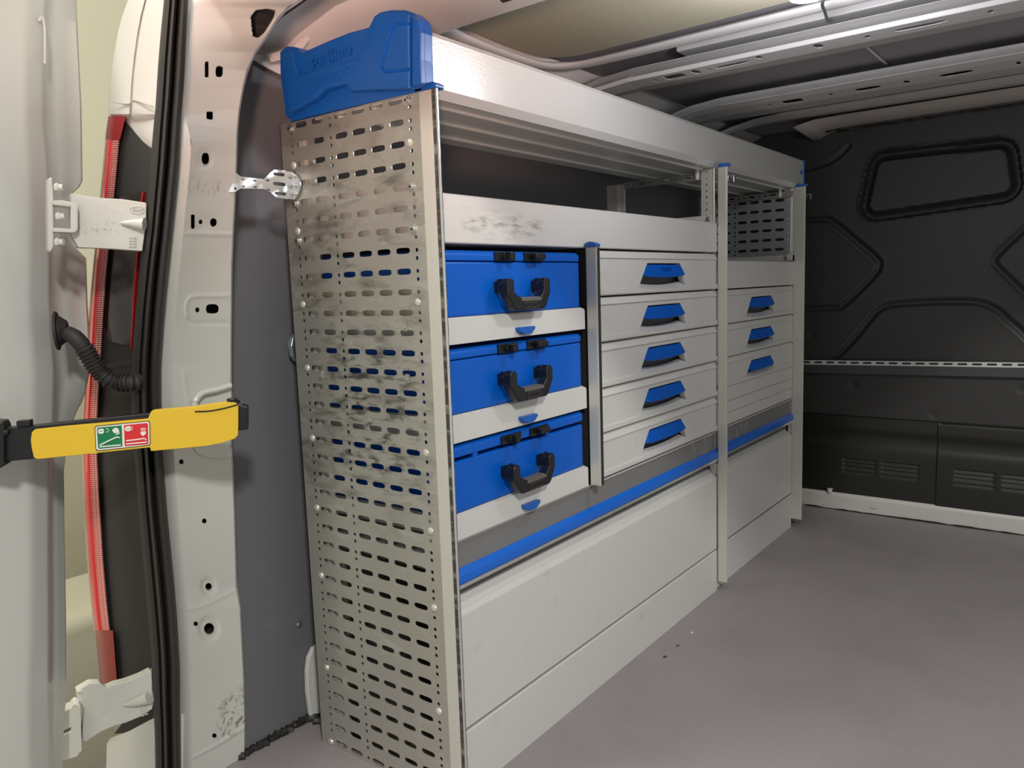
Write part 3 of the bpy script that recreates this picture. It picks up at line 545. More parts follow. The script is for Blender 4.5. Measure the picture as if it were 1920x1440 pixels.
# ---------------------------------------------------------------- drawer units
def drawer(parent, y0, y1, z0, z1, hy0, hy1):
    """front with bevelled top band, face with a notch, lower lip and a blue grip; hy0..hy1 is the notch at its base"""
    h = z1 - z0; zb = z1 - 0.0162; zl = z0 + 0.0142; ht = z1 - 0.0275; w = hy1 - hy0
    b = MB(); b.box((-0.37, y0, z0), (-0.075, y1, z1-0.004)); b.box((-0.079, y0, z0), (-0.0745, y1, z1-0.004)); 
    dr = b.build('drawer', M['grey'], parent)
    b = MB(); b.prism([(XF-0.045, z1), (XF-0.008, z1), (XF-0.0062, z1-0.001), (XF+0.001, zb), (XF-0.003, zb-0.001), (XF-0.045, zb-0.001)], 1, y0, y1); b.build('top_band', M['grey'], dr)
    tl, tr_ = hy0 + w*0.165, hy0 + w*0.885
    out = [(y0, zb), (y0, zl)] + [(hy0, zl)] + [(tl-0.003, ht-0.006), (tl+0.003, ht), (tr_-0.006, ht), (tr_, ht-0.006), (hy1, zl)] + [(y1, zl), (y1, zb)]
    b = MB(); b.prism(out, 0, XF-0.020, XF-0.002); b.build('face', M['grey'], dr, bevel=0.0012)
    # bottom lip, bulging a little under the notch
    n = 24; secs = []
    for i in range(n+1):
        y = y0 + (y1-y0)*i/n; secs.append(y)
    ysl = sorted(set([y0, y1] + [hy0 + w*i/12 for i in range(13)])); sc_ = []
    for y in ysl:
        t = (y-hy0)/w; dip = -0.0055*4*t*(1-t) if 0 <= t <= 1 else 0
        sc_.append([(XF-0.045, y, z0), (XF-0.001, y, z0), (XF+0.0015, y, z0+0.003), (XF+0.0015, y, zl-0.001+dip), (XF-0.002, y, zl+0.0006+dip), (XF-0.045, y, zl+0.0006+dip)])
    b = MB(); b.loft(sc_, closed=True, caps=True); b.build('lower_lip', M['grey'], dr)
    # ledge sloping back inside the notch
    b = MB(); led = []
    for i in range(13):
        t = i/12; y = hy0 + w*t; dip = -0.0055*4*t*(1-t); yi = hy0 + w*(0.05 + 0.87*t); led.append([(XF-0.001, y, zl+dip), (XF-0.018, yi, zl+0.0115+dip*1.1), (XF-0.018, yi, zl-0.001+dip)])
    b.loft(led); b.build('ledge', M['grey'], dr, smooth=False)
    b = MB(); b.box((XF-0.040, hy0, zl), (XF-0.036, hy1, ht)); b.build('recess_shade', M['recess_shade'], dr)  # backing plate painted dark as the shade inside the notch
    # blue grip
    gl, gr = hy0 + w*0.092, hy0 + w*0.935; gb = z1 - 0.0600
    fr = []; n = 10
    for i in range(n+1):
        t = i/n; yb_ = gl + (gr-gl)*t; yt = tl + 0.002 + (tr_-tl-0.004)*t; zz = gb - 0.0035*4*t*(1-t)*1.0 + (0.002 if i in (0, n) else 0)
        fr.append([(XF-0.034, yt, ht-0.001), (XF-0.003, yt, ht-0.0035), (XF+0.0035, yb_, zz+0.003), (XF+0.002, yb_, zz), (XF-0.034, yb_, zz+0.003)])
    b = MB(); b.loft(fr, closed=True, caps=True); b.build('grip', M['blue'], dr, bevel=0.0012)
    return dr, (Vector((XF+0.0008, (gl+gr)/2+0.01, (ht+gb)/2)))
u1 = thing('drawer_unit', (-0.2, 0.85, 0.452), 'light grey drawer unit of five wide drawers with blue grips in the middle bay', 'drawer unit')
b = MB(); b.box((-0.385, 0.4955, 0.4525), (-0.3805, 1.2015, 0.973)); b.box((-0.38, 0.4945, 0.4525), (-0.072, 0.4965, 0.973)); b.box((-0.38, 1.2003, 0.4525), (-0.072, 1.2018, 0.973)); b.build('case', M['recess_shade'], u1)  # case walls painted dark as the shaded gap by the divider
b = MB(); b.box((-0.072, 0.4930, 0.4525), (-0.0275, 0.4968, 0.9735)); b.build('gap_shade_strip', M['rubber'], u1)  # added dark strip standing in for shade between cases and drawers
gp = None
for i in range(5):
    z1 = 0.9722 - 0.1038*i; d_, gp_ = drawer(u1, 0.4975, 1.2028, z1-0.1003, z1, 0.731, 0.997)
    if i == 0: text('embossed_lettering', 'SORTIMO', 0.0125, M['blue'], d_, gp_ + Vector((0.0006, 0, 0.001)), (0, 1, 0), (-0.3, 0, 1), 0.0007)
XF = -0.037
u2 = thing('drawer_unit', (-0.2, 1.57, 0.452), 'light grey drawer unit of three blue grip drawers over plain fillers in the far bay', 'drawer unit')
b = MB(); b.box((-0.385, 1.222, 0.4545), (-0.3805, 1.924, 0.868)); b.box((-0.38, 1.2205, 0.4545), (-0.072, 1.2225, 0.868)); b.box((-0.38, 1.9225, 0.4545), (-0.072, 1.9240, 0.868)); b.build('case', M['grey'], u2)
for z0, z1 in ((0.7662, 0.8668), (0.6655, 0.7632), (0.5735, 0.6625)): drawer(u2, 1.2235, 1.9215, z0, z1, 1.460, 1.728)
for z0, z1 in ((0.5290, 0.5725), (0.4925, 0.5280), (0.4560, 0.4915)):
    b = MB(); b.box((XF-0.03, 1.2235, z0), (XF-0.002, 1.9215, z1)); b.build('filler_strip', M['grey'], u2, bevel=0.0012)

XF = -0.03
# ---------------------------------------------------------------- pull-out shelves and blue cases
CY0, CY1 = 0.020, 0.4660
case_labels = ['blue service case with black handle in the near bay, top of the three', 'blue service case with scuffed front in the near bay, middle of the three', 'blue service case with the lid slightly ajar, lowest of the three']
shelf_labels = ['light grey pull-out shelf under the top blue case', 'light grey pull-out shelf under the middle blue case', 'light grey pull-out shelf under the lowest blue case']
for i, (zc0, zl, zc1, zt0, zt1) in enumerate([(0.8500, 0.9470, 0.9662, 0.8025, 0.8475), (0.6790, 0.7758, 0.7946, 0.6290, 0.6765), (0.5010, 0.6015, 0.6245, 0.4535, 0.4985)]):
    t = thing('pull_out_shelf', (-0.2, 0.245, zt0), shelf_labels[i], 'shelf', 'pull-out shelves under the cases')
    rr = 0.006; b = MB(); b.prism([(0.019, zt0), (0.478, zt0), (0.478, zt1-rr), (0.4765, zt1-rr*0.4), (0.4745, zt1-0.001), (0.472, zt1), (0.019, zt1)], 0, XF-0.004, XF+0.001); b.build('front', M['grey'], t, bevel=0.0008)
    b = MB(); b.box((-0.385, 0.019, zt0+0.010), (XF-0.004, 0.472, zc0-0.0006)); b.build('tray', M['grey'], t)
    if i == 0:
        b = MB(); b.box((-0.385, 0.0150, zt1), (-0.05, 0.0170, 0.905)); b.build('side_wall', mat('cream_side_wall', (0.62, 0.60, 0.42), 0.5), t)
    # blue push catch
    yc = 0.2515; zc_ = zt0 + 0.0115; b = MB(); b.prism([(yc-0.0265, zc_+0.0075), (yc+0.0265, zc_+0.0075), (yc+0.0262, zc_+0.002), (yc+0.012, zc_-0.0065), (yc-0.010, zc_-0.0065), (yc-0.024, zc_-0.001)], 0, XF, XF+0.012); b.build('catch', M['blue_plastic'], t, bevel=0.002)
    c = thing('tool_case', (-0.2, 0.245, zc0), case_labels[i], 'case', 'blue cases in the near bay')
    gap = 0.0016 if i < 2 else 0.007
    b = MB(); b.box((-0.375, CY0, zc0), (XF-0.004, CY1, zl-gap)); b.build('body', M['blue'], c, bevel=0.003)
    b = MB(); b.prism([(-0.375, zl), (XF-0.003, zl), (XF-0.003, zc1-0.007), (XF-0.010, zc1-0.0005), (-0.375, zc1)], 1, CY0, CY1); lid = b.build('lid', M['blue'], c, bevel=0.0025)
    if i == 2:
        for ya in (0.10, 0.33):
            b = MB(); b.box((XF-0.010, ya-0.006, zl-gap-0.001), (XF-0.0045, ya+0.006, zl+0.001)); b.build('lid_stop', M['blue'], c)
    # latches
    for j, (ya, yb) in enumerate(((0.1735, 0.2345), (0.2660, 0.3290))):
        zz = zl + 0.0085; lat_y = (ya+yb)/2; b = MB(); b.box((XF-0.004, ya, zz-0.0085), (XF+0.001, yb, zz+0.0085)); la = b.build('latch', M['black'], c, bevel=0.001)
        b = MB(); b.cyl((XF, lat_y-0.003, zz), (1, 0, 0), 0.0085, 0.006, 16)
        if j == 0: b.box((XF+0.005, lat_y-0.0075, zz-0.0075), (XF+0.019, lat_y+0.0035, zz+0.008))
        else: b.box((XF+0.005, lat_y-0.016, zz-0.005), (XF+0.017, lat_y+0.017, zz+0.006))
        b.build('latch_knob', M['black'], la, bevel=0.0022)
    # folding handle hanging in front of the case
    zp = zc0 + 0.0515; sc = 0.978
    ya, yb, yc0, yc1 = 0.180, 0.2965, 0.1965, 0.2845; xh = -0.0115
    zb_ = zc0 + 0.0075
    def hb(pts, w, x0, x1, nm, par): 
        b = MB(); b.prism(pts, 0, x0, x1); return b.build(nm, M['black'], par, bevel=0.003, seg=3)
    zt_ = zp + 0.0125
    for yy in (ya, yb):
        b = MB(); b.box((XF-0.004, yy-0.0085, zp-0.013), (XF+0.010, yy+0.0085, zp+0.008)); b.cyl((XF+0.010, yy-0.0092, zp+0.003), (0, 1, 0), 0.0098, 0.0030, 18); b.cyl((XF+0.010, yy+0.0062, zp+0.003), (0, 1, 0), 0.0098, 0.0030, 18); b.cyl((XF+0.012, yy-0.0098, zp+0.003), (0, 1, 0), 0.0022, 0.0196, 12, 1)
        b.build('handle_pivot', [M['black'], M['steel']], c, bevel=0.0008)
    def leg(y_, sg): return [(y_-0.0105, zt_-0.006), (y_-0.006, zt_), (y_+0.006, zt_), (y_+0.0105, zt_-0.006)]
    outl = leg(ya, 1) + [(ya+0.0105, zp-0.013), (yc0+0.016, zb_+0.019), (yc1-0.012, zb_+0.019), (yb-0.0105, zp-0.013)] + leg(yb, 1) + [(yb+0.0105, zp-0.016), (yc1+0.008, zb_+0.003), (yc1+0.001, zb_-0.003), (yc0-0.001, zb_-0.003), (yc0-0.007, zb_+0.003), (ya-0.0105, zp-0.016)]
    hd_ = hb(outl, 0, XF+0.010, XF+0.030, 'handle', c)
    b = MB(); b.box((XF+0.0105, yc0+0.017, zb_+0.0185), (XF+0.0290, yc1-0.013, zb_+0.0215)); b.build('grip_pad', M['pad'], hd_, bevel=0.001)
    b = MB(); b.box((XF+0.0305, yc0+0.014, zb_+0.0145), (XF+0.0300, yc1-0.010, zb_+0.0195)); b.build('grip_pad', M['pad'], hd_)
    for yy in (ya, yb):
        b = MB(); b.box((XF+0.0095, yy-0.0108, zp-0.0135), (XF+0.0303, yy+0.0108, zp-0.0125)); b.box((XF+0.0295, yy-0.001, zp-0.012), (XF+0.0304, yy+0.001, zt_-0.003)); b.build('seam', M['rubber'], hd_)
    b = MB(); b.box((XF+0.030, 0.2185, zb_-0.0010), (XF+0.0312, 0.2635, zb_+0.0135)); hp_ = b.build('name_plate', M['rubber'], hd_, bevel=0.001)
    o_ = text('embossed_lettering', 'SORTIMO', 0.0096, M['black'], hd_, (XF+0.0313, 0.241, zb_+0.006), (0, 1, 0), (0, 0, 1), 0.0005)
    if i == 1:
        pass
# ---------------------------------------------------------------- base: grey band, blue rail, flap lockers, kick boards
def base_bay(y0, y1, where):
    t = thing('floor_locker', (-0.2, (y0+y1)/2, FZ), 'light grey flap locker at floor level, ' + where, 'locker')
    b = MB(); b.box((-0.385, y0, 0.3985), (XF-0.008, y1, 0.4495)); b.box((-0.385, y0, 0.4475), (XF-0.006, y1, 0.4508), 1); b.build('shelf', [M['dark_base'], M['grey']], t)
    b = MB(); b.prism([(XF-0.03, 0.372), (XF+0.004, 0.3735), (XF+0.004, 0.3895), (XF-0.007, 0.3985), (XF-0.03, 0.3995)], 1, y0, y1); b.build('blue_edge', M['blue_bright'], t, bevel=0.0012)
    b = MB(); b.prism([(XF-0.03, 0.366), (XF+0.001, 0.3635), (XF+0.001, 0.3710), (XF-0.006, 0.3718), (XF-0.03, 0.3718)], 1, y0, y1); b.build('edge_trim', M['profile_edge'], t)
    b = MB(); b.box((-0.385, y0, FZ+0.005), (-0.381, y1, 0.372)); b.box((-0.381, y1-0.002, FZ+0.005), (-0.06, y1, 0.364)); b.box((-0.38, y0+0.002, FZ+0.002), (-0.07, y1-0.002, FZ+0.006)); b.build('carcass', M['zinc_dull'], t)  # carcass coloured dark so the bay behind the panel holes looks shaded
    b = MB(); b.prism([(XF-0.008, 0.0960), (XF-0.001, 0.0960), (XF-0.001, 0.3120), (XF-0.003, 0.3155), (XF-0.026, 0.3365), (XF-0.055, 0.3370), (XF-0.055, 0.3340), (XF-0.026, 0.3330), (XF-0.008, 0.3215)], 1, y0+0.002, y1-0.002); b.build('flap', M['grey'], t)
    b = MB(); b.prism([(XF-0.008, FZ), (XF-0.001, FZ), (XF-0.001, 0.0860), (XF-0.003, 0.0885), (XF-0.008, 0.0885)], 1, y0, y1); b.build('kick_board', M['grey'], t)
    b = MB(); b.box((XF-0.016, y0, 0.080), (XF-0.0085, y1, 0.102)); b.build('flap_gap_shade', M['cavity'], t)  # added dark strip that paints the shaded line under the flap
base_bay(0.010, 1.2028, 'the wide one below cases and drawers')
XF = -0.037
base_bay(1.222, 1.924, 'the short one by the dark bulkhead')

# ---------------------------------------------------------------- zinc bracket tying the rack to the body
t = thing('mounting_bracket', (-0.37, -0.07, 1.10), 'perforated zinc steel bracket joining the door pillar to the end panel', 'bracket')
yR = -0.020
out = [(-0.150, 1.118), (-0.132, 1.118), (-0.118, 1.110), (-0.070, 1.1095), (-0.056, 1.122), (-0.046, 1.129), (yR, 1.1295), (yR, 1.077), (-0.046, 1.078), (-0.058, 1.087), (-0.072, 1.092), (-0.120, 1.089), (-0.134, 1.081), (-0.150, 1.081)]
hl = [oval(-0.131, 1.112-0.001, 0.0028, 0.0028, 8), oval(-0.131, 1.088, 0.0028, 0.0028, 8), oval(-0.114, 1.105, 0.0032, 0.0015, 8), oval(-0.114, 1.093, 0.0032, 0.0015, 8), oval(-0.090, 1.105, 0.004, 0.0016, 8), oval(-0.090, 1.094, 0.004, 0.0016, 8),
      oval(-0.062, 1.108, 0.0045, 0.0018, 8), oval(-0.062, 1.091, 0.0045, 0.0018, 8), oval(-0.036, 1.121, 0.0125, 0.0030, 12, 4), oval(-0.037, 1.1035, 0.0135, 0.0034, 12, 4), oval(-0.036, 1.086, 0.0125, 0.0030, 12, 4), oval(-0.138, 1.0995, 0.0060, 0.0030, 10, 4)]
b = MB(); b.poly_holes(out, hl, lambda u, v: (-0.372, u, v)); b.build('arm', M['zinc'], t, solid=0.002)
b = MB(); n = 10; pts = [(-0.372, 1.129), (-0.372, 1.077)] + [(-0.372 + 0.022*math.sin(math.pi*i/n)**0.7 + 0.001, 1.077 + 0.052*i/n) for i in range(n+1)]
b.prism(pts, 1, -0.006, -0.003); b.box((-0.3735, yR, 1.078), (-0.3715, -0.0032, 1.1285)); b.build('curved_foot', M['zinc'], t)
for zz in (1.120, 1.103, 1.087): screw(t, (-0.365, -0.006, zz), (0, -1, 0), 0.0052, 'bolt')

# ---------------------------------------------------------------- rear door pillar
RR = [(640, -60), (595, -25), (557, 3), (538, 14), (519, 34), (498, 68), (477, 97), (463, 130), (454, 165), (447, 205), (443, 250), (441, 330), (436, 430), (433, 500), (432, 640), (432, 719), (434, 760), (432, 835), (434, 862), (438, 960), (442, 1100), (449, 1140), (456, 1280), (458, 1360), (457, 1500)]
RR = sorted(RR, key=lambda p: p[1])
LL = [(352, -60), (350, 0), (346, 80), (342, 160), (337, 220), (333, 300), (325, 380), (318, 450), (311, 520), (304, 600), (299, 680), (299, 740), (302, 850), (310, 960), (322, 1080), (328, 1150), (334, 1250), (334, 1330), (337, 1500)]
YR_, YL_ = -0.130, -0.262
def crease(py): return interp(LL, py) + 9 + 15*min(1, max(0, (py-215)/50.0))
def pil(px, py, dy=0.0):
    l, r, c = interp(LL, py), interp(RR, py), crease(py)
    if px <= c: y = YL_ + 0.010*(px-l)/max(1, c-l)
    else: y = (YL_ + 0.010) + (YR_ - YL_ - 0.010)*(px-c)/max(1, r-c)
    return at(px, py, 1, y + dy)
door_pillar = thing('door_pillar', (-0.48, -0.18, FZ), 'white painted rear door pillar with punched holes beside the open door', 'pillar')
rows = [-60, -30, 0, 8, 80, 110, 160, 200, 232, 250, 290, 330, 365, 400, 432, 470, 520, 560, 605, 650, 700, 740, 790, 840, 890, 940, 1010, 1060, 1126, 1150, 1210, 1260, 1310, 1350, 1395, 1420, 1500]
holes = {(8, 80): [[(470, 30), (480, 18), (500, 15), (514, 18), (515, 28), (508, 42), (495, 62), (484, 71), (474, 68)]], (110, 160): [[(384, 115), (391, 115), (391, 145), (384, 145)], oval(411, 134, 7, 11, 12, 2.6)], (200, 232): [[(387, 209), (399, 209), (399, 225), (387, 223)]],
    (250, 330): [oval(385, 297, 7, 11, 12, 2.4)], (365, 400): [oval(400, 379, 2.6, 2.8, 8)], (400, 432): [[(358, 402), (365, 402), (365, 429), (358, 429)], oval(376, 416, 4, 4.5, 10), oval(400, 417, 6.5, 8, 12)],
    (560, 605): [oval(370, 581, 4, 5, 10), oval(398, 579, 12, 9, 14, 2.8)], (840, 890): [oval(340, 866, 4.5, 5, 10)], (940, 1010): [oval(383, 977, 4.5, 5, 10)], (1060, 1126): [oval(391, 1100, 6, 7, 12)], (1150, 1210): [oval(367, 1170, 4.5, 5, 10), oval(392, 1179, 9.5, 11, 14)], (1350, 1395): [oval(402, 1380, 4.5, 5, 10)]}
NU, NV = 62, 560
pv = np.linspace(-60, 1500, NV); HL = [h for hh in holes.values() for h in hh]
G = np.zeros((NV, NU, 2))
for a_, v in enumerate(pv):
    c0, r0 = crease(v), interp(RR, v); G[a_, :, 1] = v; G[a_, :, 0] = np.linspace(c0, r0, NU)
GP = G.reshape(-1, 2); keep = np.ones(len(GP), bool); ridge = np.zeros(len(GP))
def sdpoly(P, poly):
    best = np.full(len(P), 1e9); cp = np.zeros_like(P); ins = np.zeros(len(P), bool); n = len(poly)
    for i in range(n):
        a = np.array(poly[i], float); c = np.array(poly[(i+1) % n], float); ab = c-a; t = np.clip(((P-a)@ab)/(ab@ab), 0, 1); q = a + t[:, None]*ab; d = np.hypot(*(P-q).T)
        m = d < best; best[m] = d[m]; cp[m] = q[m]
        cr = ((a[1] > P[:,1]) != (c[1] > P[:,1])) & (P[:,0] < (c[0]-a[0])*(P[:,1]-a[1])/(c[1]-a[1]+1e-12) + a[0]); ins ^= cr
    return np.where(ins, -best, best), cp
for h in HL:
    hx = [p[0] for p in h]; hy = [p[1] for p in h]; sel = np.where((abs(GP[:,1]-sum(hy)/len(hy)) < 60) & (abs(GP[:,0]-sum(hx)/len(hx)) < 60))[0]
    if not len(sel): continue
    sdv, cpv = sdpoly(GP[sel], h); near = (sdv > -1.6) & (sdv < 1.4); GP[sel[near]] = cpv[near]; keep[sel[sdv <= -1.6]] = False
def ridge_at(pts, w, amp):
    global ridge
    d = poly_d(GP, smooth_curve(pts, 5)); ridge += amp*np.exp(-(d/w)**2)
ridge_at([(337, 234), (380, 236), (420, 243), (443, 252)], 2.2, 0.0020)
ridge_at([(331, 1146), (352, 1143), (380, 1136), (415, 1120), (446, 1104)], 2.4, 0.0024); ridge_at([(356, 1500), (356, 1427), (364, 1419), (400, 1400), (430, 1382), (458, 1364)], 2.4, 0.0028)
ridge_at([(434, 858), (405, 858), (385, 853), (368, 842), (360, 832)], 1.6, 0.0012); ridge_at([(345, 440), (360, 438), (436, 440)], 4, 0.0024)
ridge_at([(352, 596), (349, 580), (352, 564), (364, 556), (400, 555), (433, 554)], 3.5, 0.0024); ridge_at([(352, 598), (362, 606), (405, 605), (432, 606)], 3.5, -0.0016)
ridge_at([(336, 100), (338, 180), (334, 232)], 3, -0.0012); ridge_at([(345, 700), (352, 760), (352, 830)], 4, 0.0012); ridge_at([(400, 760), (378, 772), (366, 790), (366, 815), (380, 836)], 4, -0.002)
for cx_, cy_, rr_ in ((385, 297, 15), (391, 1100, 14), (392, 1179, 19)):
    d = np.hypot(GP[:,0]-cx_, (GP[:,1]-cy_)*0.85); ridge -= 0.0035/(1+np.exp((d-rr_)/1.5))
b = MB(); b.v = [tuple(pil(p[0], p[1]) + Vector((0.85, -0.52, 0))*float(r)) for p, r in zip(GP, ridge)]
for a_ in range(NV-1):
    for u_ in range(NU-1):
        q = (a_*NU+u_, a_*NU+u_+1, (a_+1)*NU+u_+1, (a_+1)*NU+u_)
        if all(keep[k] for k in q): b.f.append(q); b.m.append(0)
b.build('pillar_skin', M['pillar'], door_pillar, smooth=True)
b = MB()
for h in HL:
    n = len(h); f0 = [pil(x_, y_) for x_, y_ in h]; f1 = [p + Vector((-0.85, 0.52, 0))*0.004 for p in f0]; b.add(f0+f1, [(k, (k+1) % n, n+(k+1) % n, n+k) for k in range(n)])
b.build('hole_edges', M['pillar'], door_pillar)
b = MB()
ev = np.linspace(-60, 1500, 80)
b.loft([[pil(crease(v), v), pil(interp(LL, v), v), at(interp(LL, v), v, 1, YL_) + Vector((-0.012, 0.004, 0))] for v in ev])
b.loft([[pil(interp(RR, v), v), pil(interp(RR, v), v) + Vector((-0.006, 0.007, 0)), pil(interp(RR, v), v) + Vector((-0.05, 0.012, 0))] for v in ev])
b.build('pillar_flanges', M['pillar'], door_pillar, smooth=True)
b = MB(); b.loft([[pil(interp(LL, v)+6, v) + Vector((-0.03, 0.02, 0)), pil((interp(LL, v)+interp(RR, v))/2, v) + Vector((-0.035, 0.03, 0)), pil(interp(RR, v)-3, v) + Vector((-0.03, 0.02, 0))] for v in ev]); b.build('cavity', M['cavity'], door_pillar)  # dark inner sheet painting the shade behind the pillar holes
b = MB(); b.tube([pil(x_, y_) + Vector((0.006, -0.004, 0)) for x_, y_ in smooth_curve([(364, 765), (368, 748), (380, 736), (405, 730), (432, 722)], 5)], [0.006]*21, 12); b.build('cable_guide', M['pillar'], door_pillar, smooth=True)
b = MB(); lp = smooth_curve([(362, 836), (372, 850), (395, 857), (432, 856), (431, 836), (420, 829), (380, 833)], 4)
b.slab([pil(x_, y_) + Vector((0.004, -0.002, 0)) for x_, y_ in lp], (-0.003, 0, 0)); b.build('latch_pad', M['pillar'], door_pillar, bevel=0.0012)

# weather seal
SL = [(310, -60), (306, 0), (300, 60), (295, 120), (290, 200), (284, 270), (278, 350), (271, 430), (262, 500), (254, 580), (248, 660), (245, 720), (247, 790), (252, 850), (259, 950), (268, 1050), (277, 1150), (283, 1220), (286, 1300), (290, 1370), (292, 1500)]
b = MB(); secs = []
for v in np.linspace(-60, 1500, 90):
    l, r = interp(SL, v), interp(LL, v) + 3; w = r-l
    sec = [(0, -0.262), (0.04, -0.276), (0.14, -0.284), (0.26, -0.283), (0.33, -0.276), (0.38, -0.283), (0.46, -0.287), (0.54, -0.282), (0.58, -0.268), (0.64, -0.268), (0.70, -0.280), (0.82, -0.286), (0.93, -0.280), (1.0, -0.264), (0.9, -0.255), (0.1, -0.255)]
    secs.append([at(l + w*f_, v, 1, y_) for f_, y_ in sec])
b.loft(secs, closed=True, caps=True); ws = b.build('weather_seal', M['rubber'], None, smooth=True, loc=secs[-1][0]); tag(ws, 'thick black rubber weather seal along the outer edge of the pillar', 'seal')

# ---------------------------------------------------------------- tail lamp, body corner, bumper corner
tl = thing('tail_lamp', at(200, 1290, 1, -0.27), 'tall narrow red and clear tail lamp left of the black seal', 'tail lamp')
TL = [(203, 218), (198, 255), (190, 340), (181, 430), (172, 520), (165, 600), (160, 700), (155, 780), (154, 860), (157, 950), (163, 1050), (170, 1130), (176, 1180), (187, 1293)]
TR = [(229, 232), (222, 262), (215, 340), (206, 430), (197, 520), (191, 600), (186, 700), (181, 780), (181, 860), (186, 950), (192, 1050), (199, 1130), (205, 1185), (213, 1284)]
def lens(v0, v1, f0, f1, yo, nm, m, n=40, proud=0.004):
    b = MB(); secs = []
    for v in np.linspace(v0, v1, n):
        l, r = interp(TL, v), interp(TR, v); x0_, x1_ = l+(r-l)*f0, l+(r-l)*f1
        secs.append([at(x0_, v, 1, yo+0.014), at(x0_, v, 1, yo), at((x0_+x1_)/2, v, 1, yo-proud), at(x1_, v, 1, yo), at(x1_, v, 1, yo+0.014)])
    b.loft(secs, closed=True, caps=True); return b.build(nm, M[m], tl, smooth=True)
lens(262, 1182, 0.0, 0.12, -0.270, 'clear_edge', 'lens_edge', proud=0.001); lens(262, 1182, 0.12, 0.62, -0.271, 'red_lens', 'lens_red'); lens(262, 1182, 0.62, 0.80, -0.270, 'clear_strip', 'lens_clear', proud=0.001); lens(262, 1182, 0.80, 0.84, -0.270, 'red_seam', 'lens_red', proud=0.001); lens(262, 1182, 0.84, 1.0, -0.270, 'inner_clear_strip', 'lens_clear', proud=0.001)
lens(218, 262, 0.0, 1.12, -0.270, 'upper_red_block', 'lens_deep', 6); lens(1182, 1292, 0.08, 1.25, -0.272, 'lower_red_block', 'lens_deep', 8)
# fine vertical-pitch ribs on the clear strips and the red lens (one joined part)
b = MB()
for i in range(230):
    v = 266 + i*4.0; l, r = interp(TL, v), interp(TR, v); w = r-l
    for f0, f1, yo in ((0.56, 0.80, -0.2715), (0.84, 1.0, -0.2712)):
        a, c_ = at(l+w*f0, v, 1, yo), at(l+w*f1, v, 1, yo); b.box((a.x, yo-0.0012, a.z-0.0008), (c_.x, yo+0.002, a.z+0.0008))
tag(b.build('lens_ribs', M['lens_clear'], tl), kind='stuff')
b = MB(); bl = [(v, interp(TR, v)) for v in (225, 262, 340, 430, 520, 600, 700, 780, 860, 950, 1050, 1130, 1185, 1278)]
b.slab([at(x_-1, v, 1, -0.262) for v, x_ in bl] + [at(x_, v, 1, -0.262) for v, x_ in ((1250, 290), (1100, 280), (850, 262), (700, 256), (500, 270), (280, 292))], (0, 0.03, 0)); b.build('black_housing', M['cavity'], tl)
for seg in ([(266, 360), (270, 360), (265, 400), (259, 480), (254, 540), (247, 655), (244, 655), (250, 540), (256, 478), (261, 400)],):
    b = MB(); b.slab([at(x_-1, v, 1, -0.266) for x_, v in seg], (0, 0.006, 0)); b.build('inner_red_strip', M['lens_deep'], tl)
b = MB(); b.slab([at(x_, v, 1, -0.2645) for x_, v in ((213, 372), (264, 360), (252, 520), (246, 650), (205, 640), (192, 600))], (0, 0.004, 0)); b.build('glossy_insert', mat('gloss_black', (0.006, 0.006, 0.006), 0.08, coat=0.6), tl)
# body corner above the lamp
BLc = [(262, -60), (240, 0), (229, 30), (220, 65), (212, 110), (206, 160), (203, 215)]
b = MB(); secs = []
for v in np.linspace(-60, 214, 16):
    l = interp(BLc, v); r = interp(SL, v) + 12; w = r-l
    secs.append([at(l, v, 1, -0.20), at(l, v, 1, -0.245), at(l+4, v, 1, -0.262), at(l+0.30*w, v, 1, -0.276), at(l+0.40*w, v, 1, -0.277), at(l+0.43*w, v, 1, -0.273), at(l+0.47*w, v, 1, -0.278), at(r, v, 1, -0.270)])
for v, l in ((224, 212), (235, 222), (250, 238), (266, 258), (280, 284)):
    r = 292; w = max(2, r-l); secs.append([at(l, v, 1, -0.20), at(l, v, 1, -0.24), at(l+2, v, 1, -0.25), at(l+0.3*w, v, 1, -0.262), at(l+0.4*w, v, 1, -0.264), at(l+0.43*w, v, 1, -0.264), at(l+0.47*w, v, 1, -0.266), at(r, v, 1, -0.268)])
b.loft(secs); bc = b.build('body_corner', M['white'], None, smooth=True, loc=at(284, 280, 1, -0.26)); tag(bc, 'white painted upper rear body corner above the tail lamp', 'body panel')
b = MB(); b.tube([at(x_, v, 1, -0.279) for x_, v in smooth_curve([(212, 190), (225, 194), (243, 195), (251, 188), (286, 200)], 5)], 0.0020, 8, flat=0.5); b.build('panel_seam', M['white'], bc, smooth=True)
b = MB(); b.slab([at(x_, v, 1, -0.262) for x_, v in ((200, 1394), (206, 1385), (240, 1372), (300, 1340), (340, 1340), (340, 1560), (196, 1560))], (0, 0.05, 0)); bp_ = b.build('bumper_corner', M['white'], None, bevel=0.006, seg=4, loc=at(240, 1480, 1, -0.25)); tag(bp_, 'white rear bumper corner below the lower hinge', 'bumper')
b = MB(); b.slab([at(x_, v, 1, -0.255) for x_, v in ((214, 1376), (230, 1355), (290, 1322), (300, 1345), (240, 1374))], (0, 0.02, 0)); b.build('dark_gap_fill', M['cavity'], bp_)  # dark slab filling the gap above the bumper

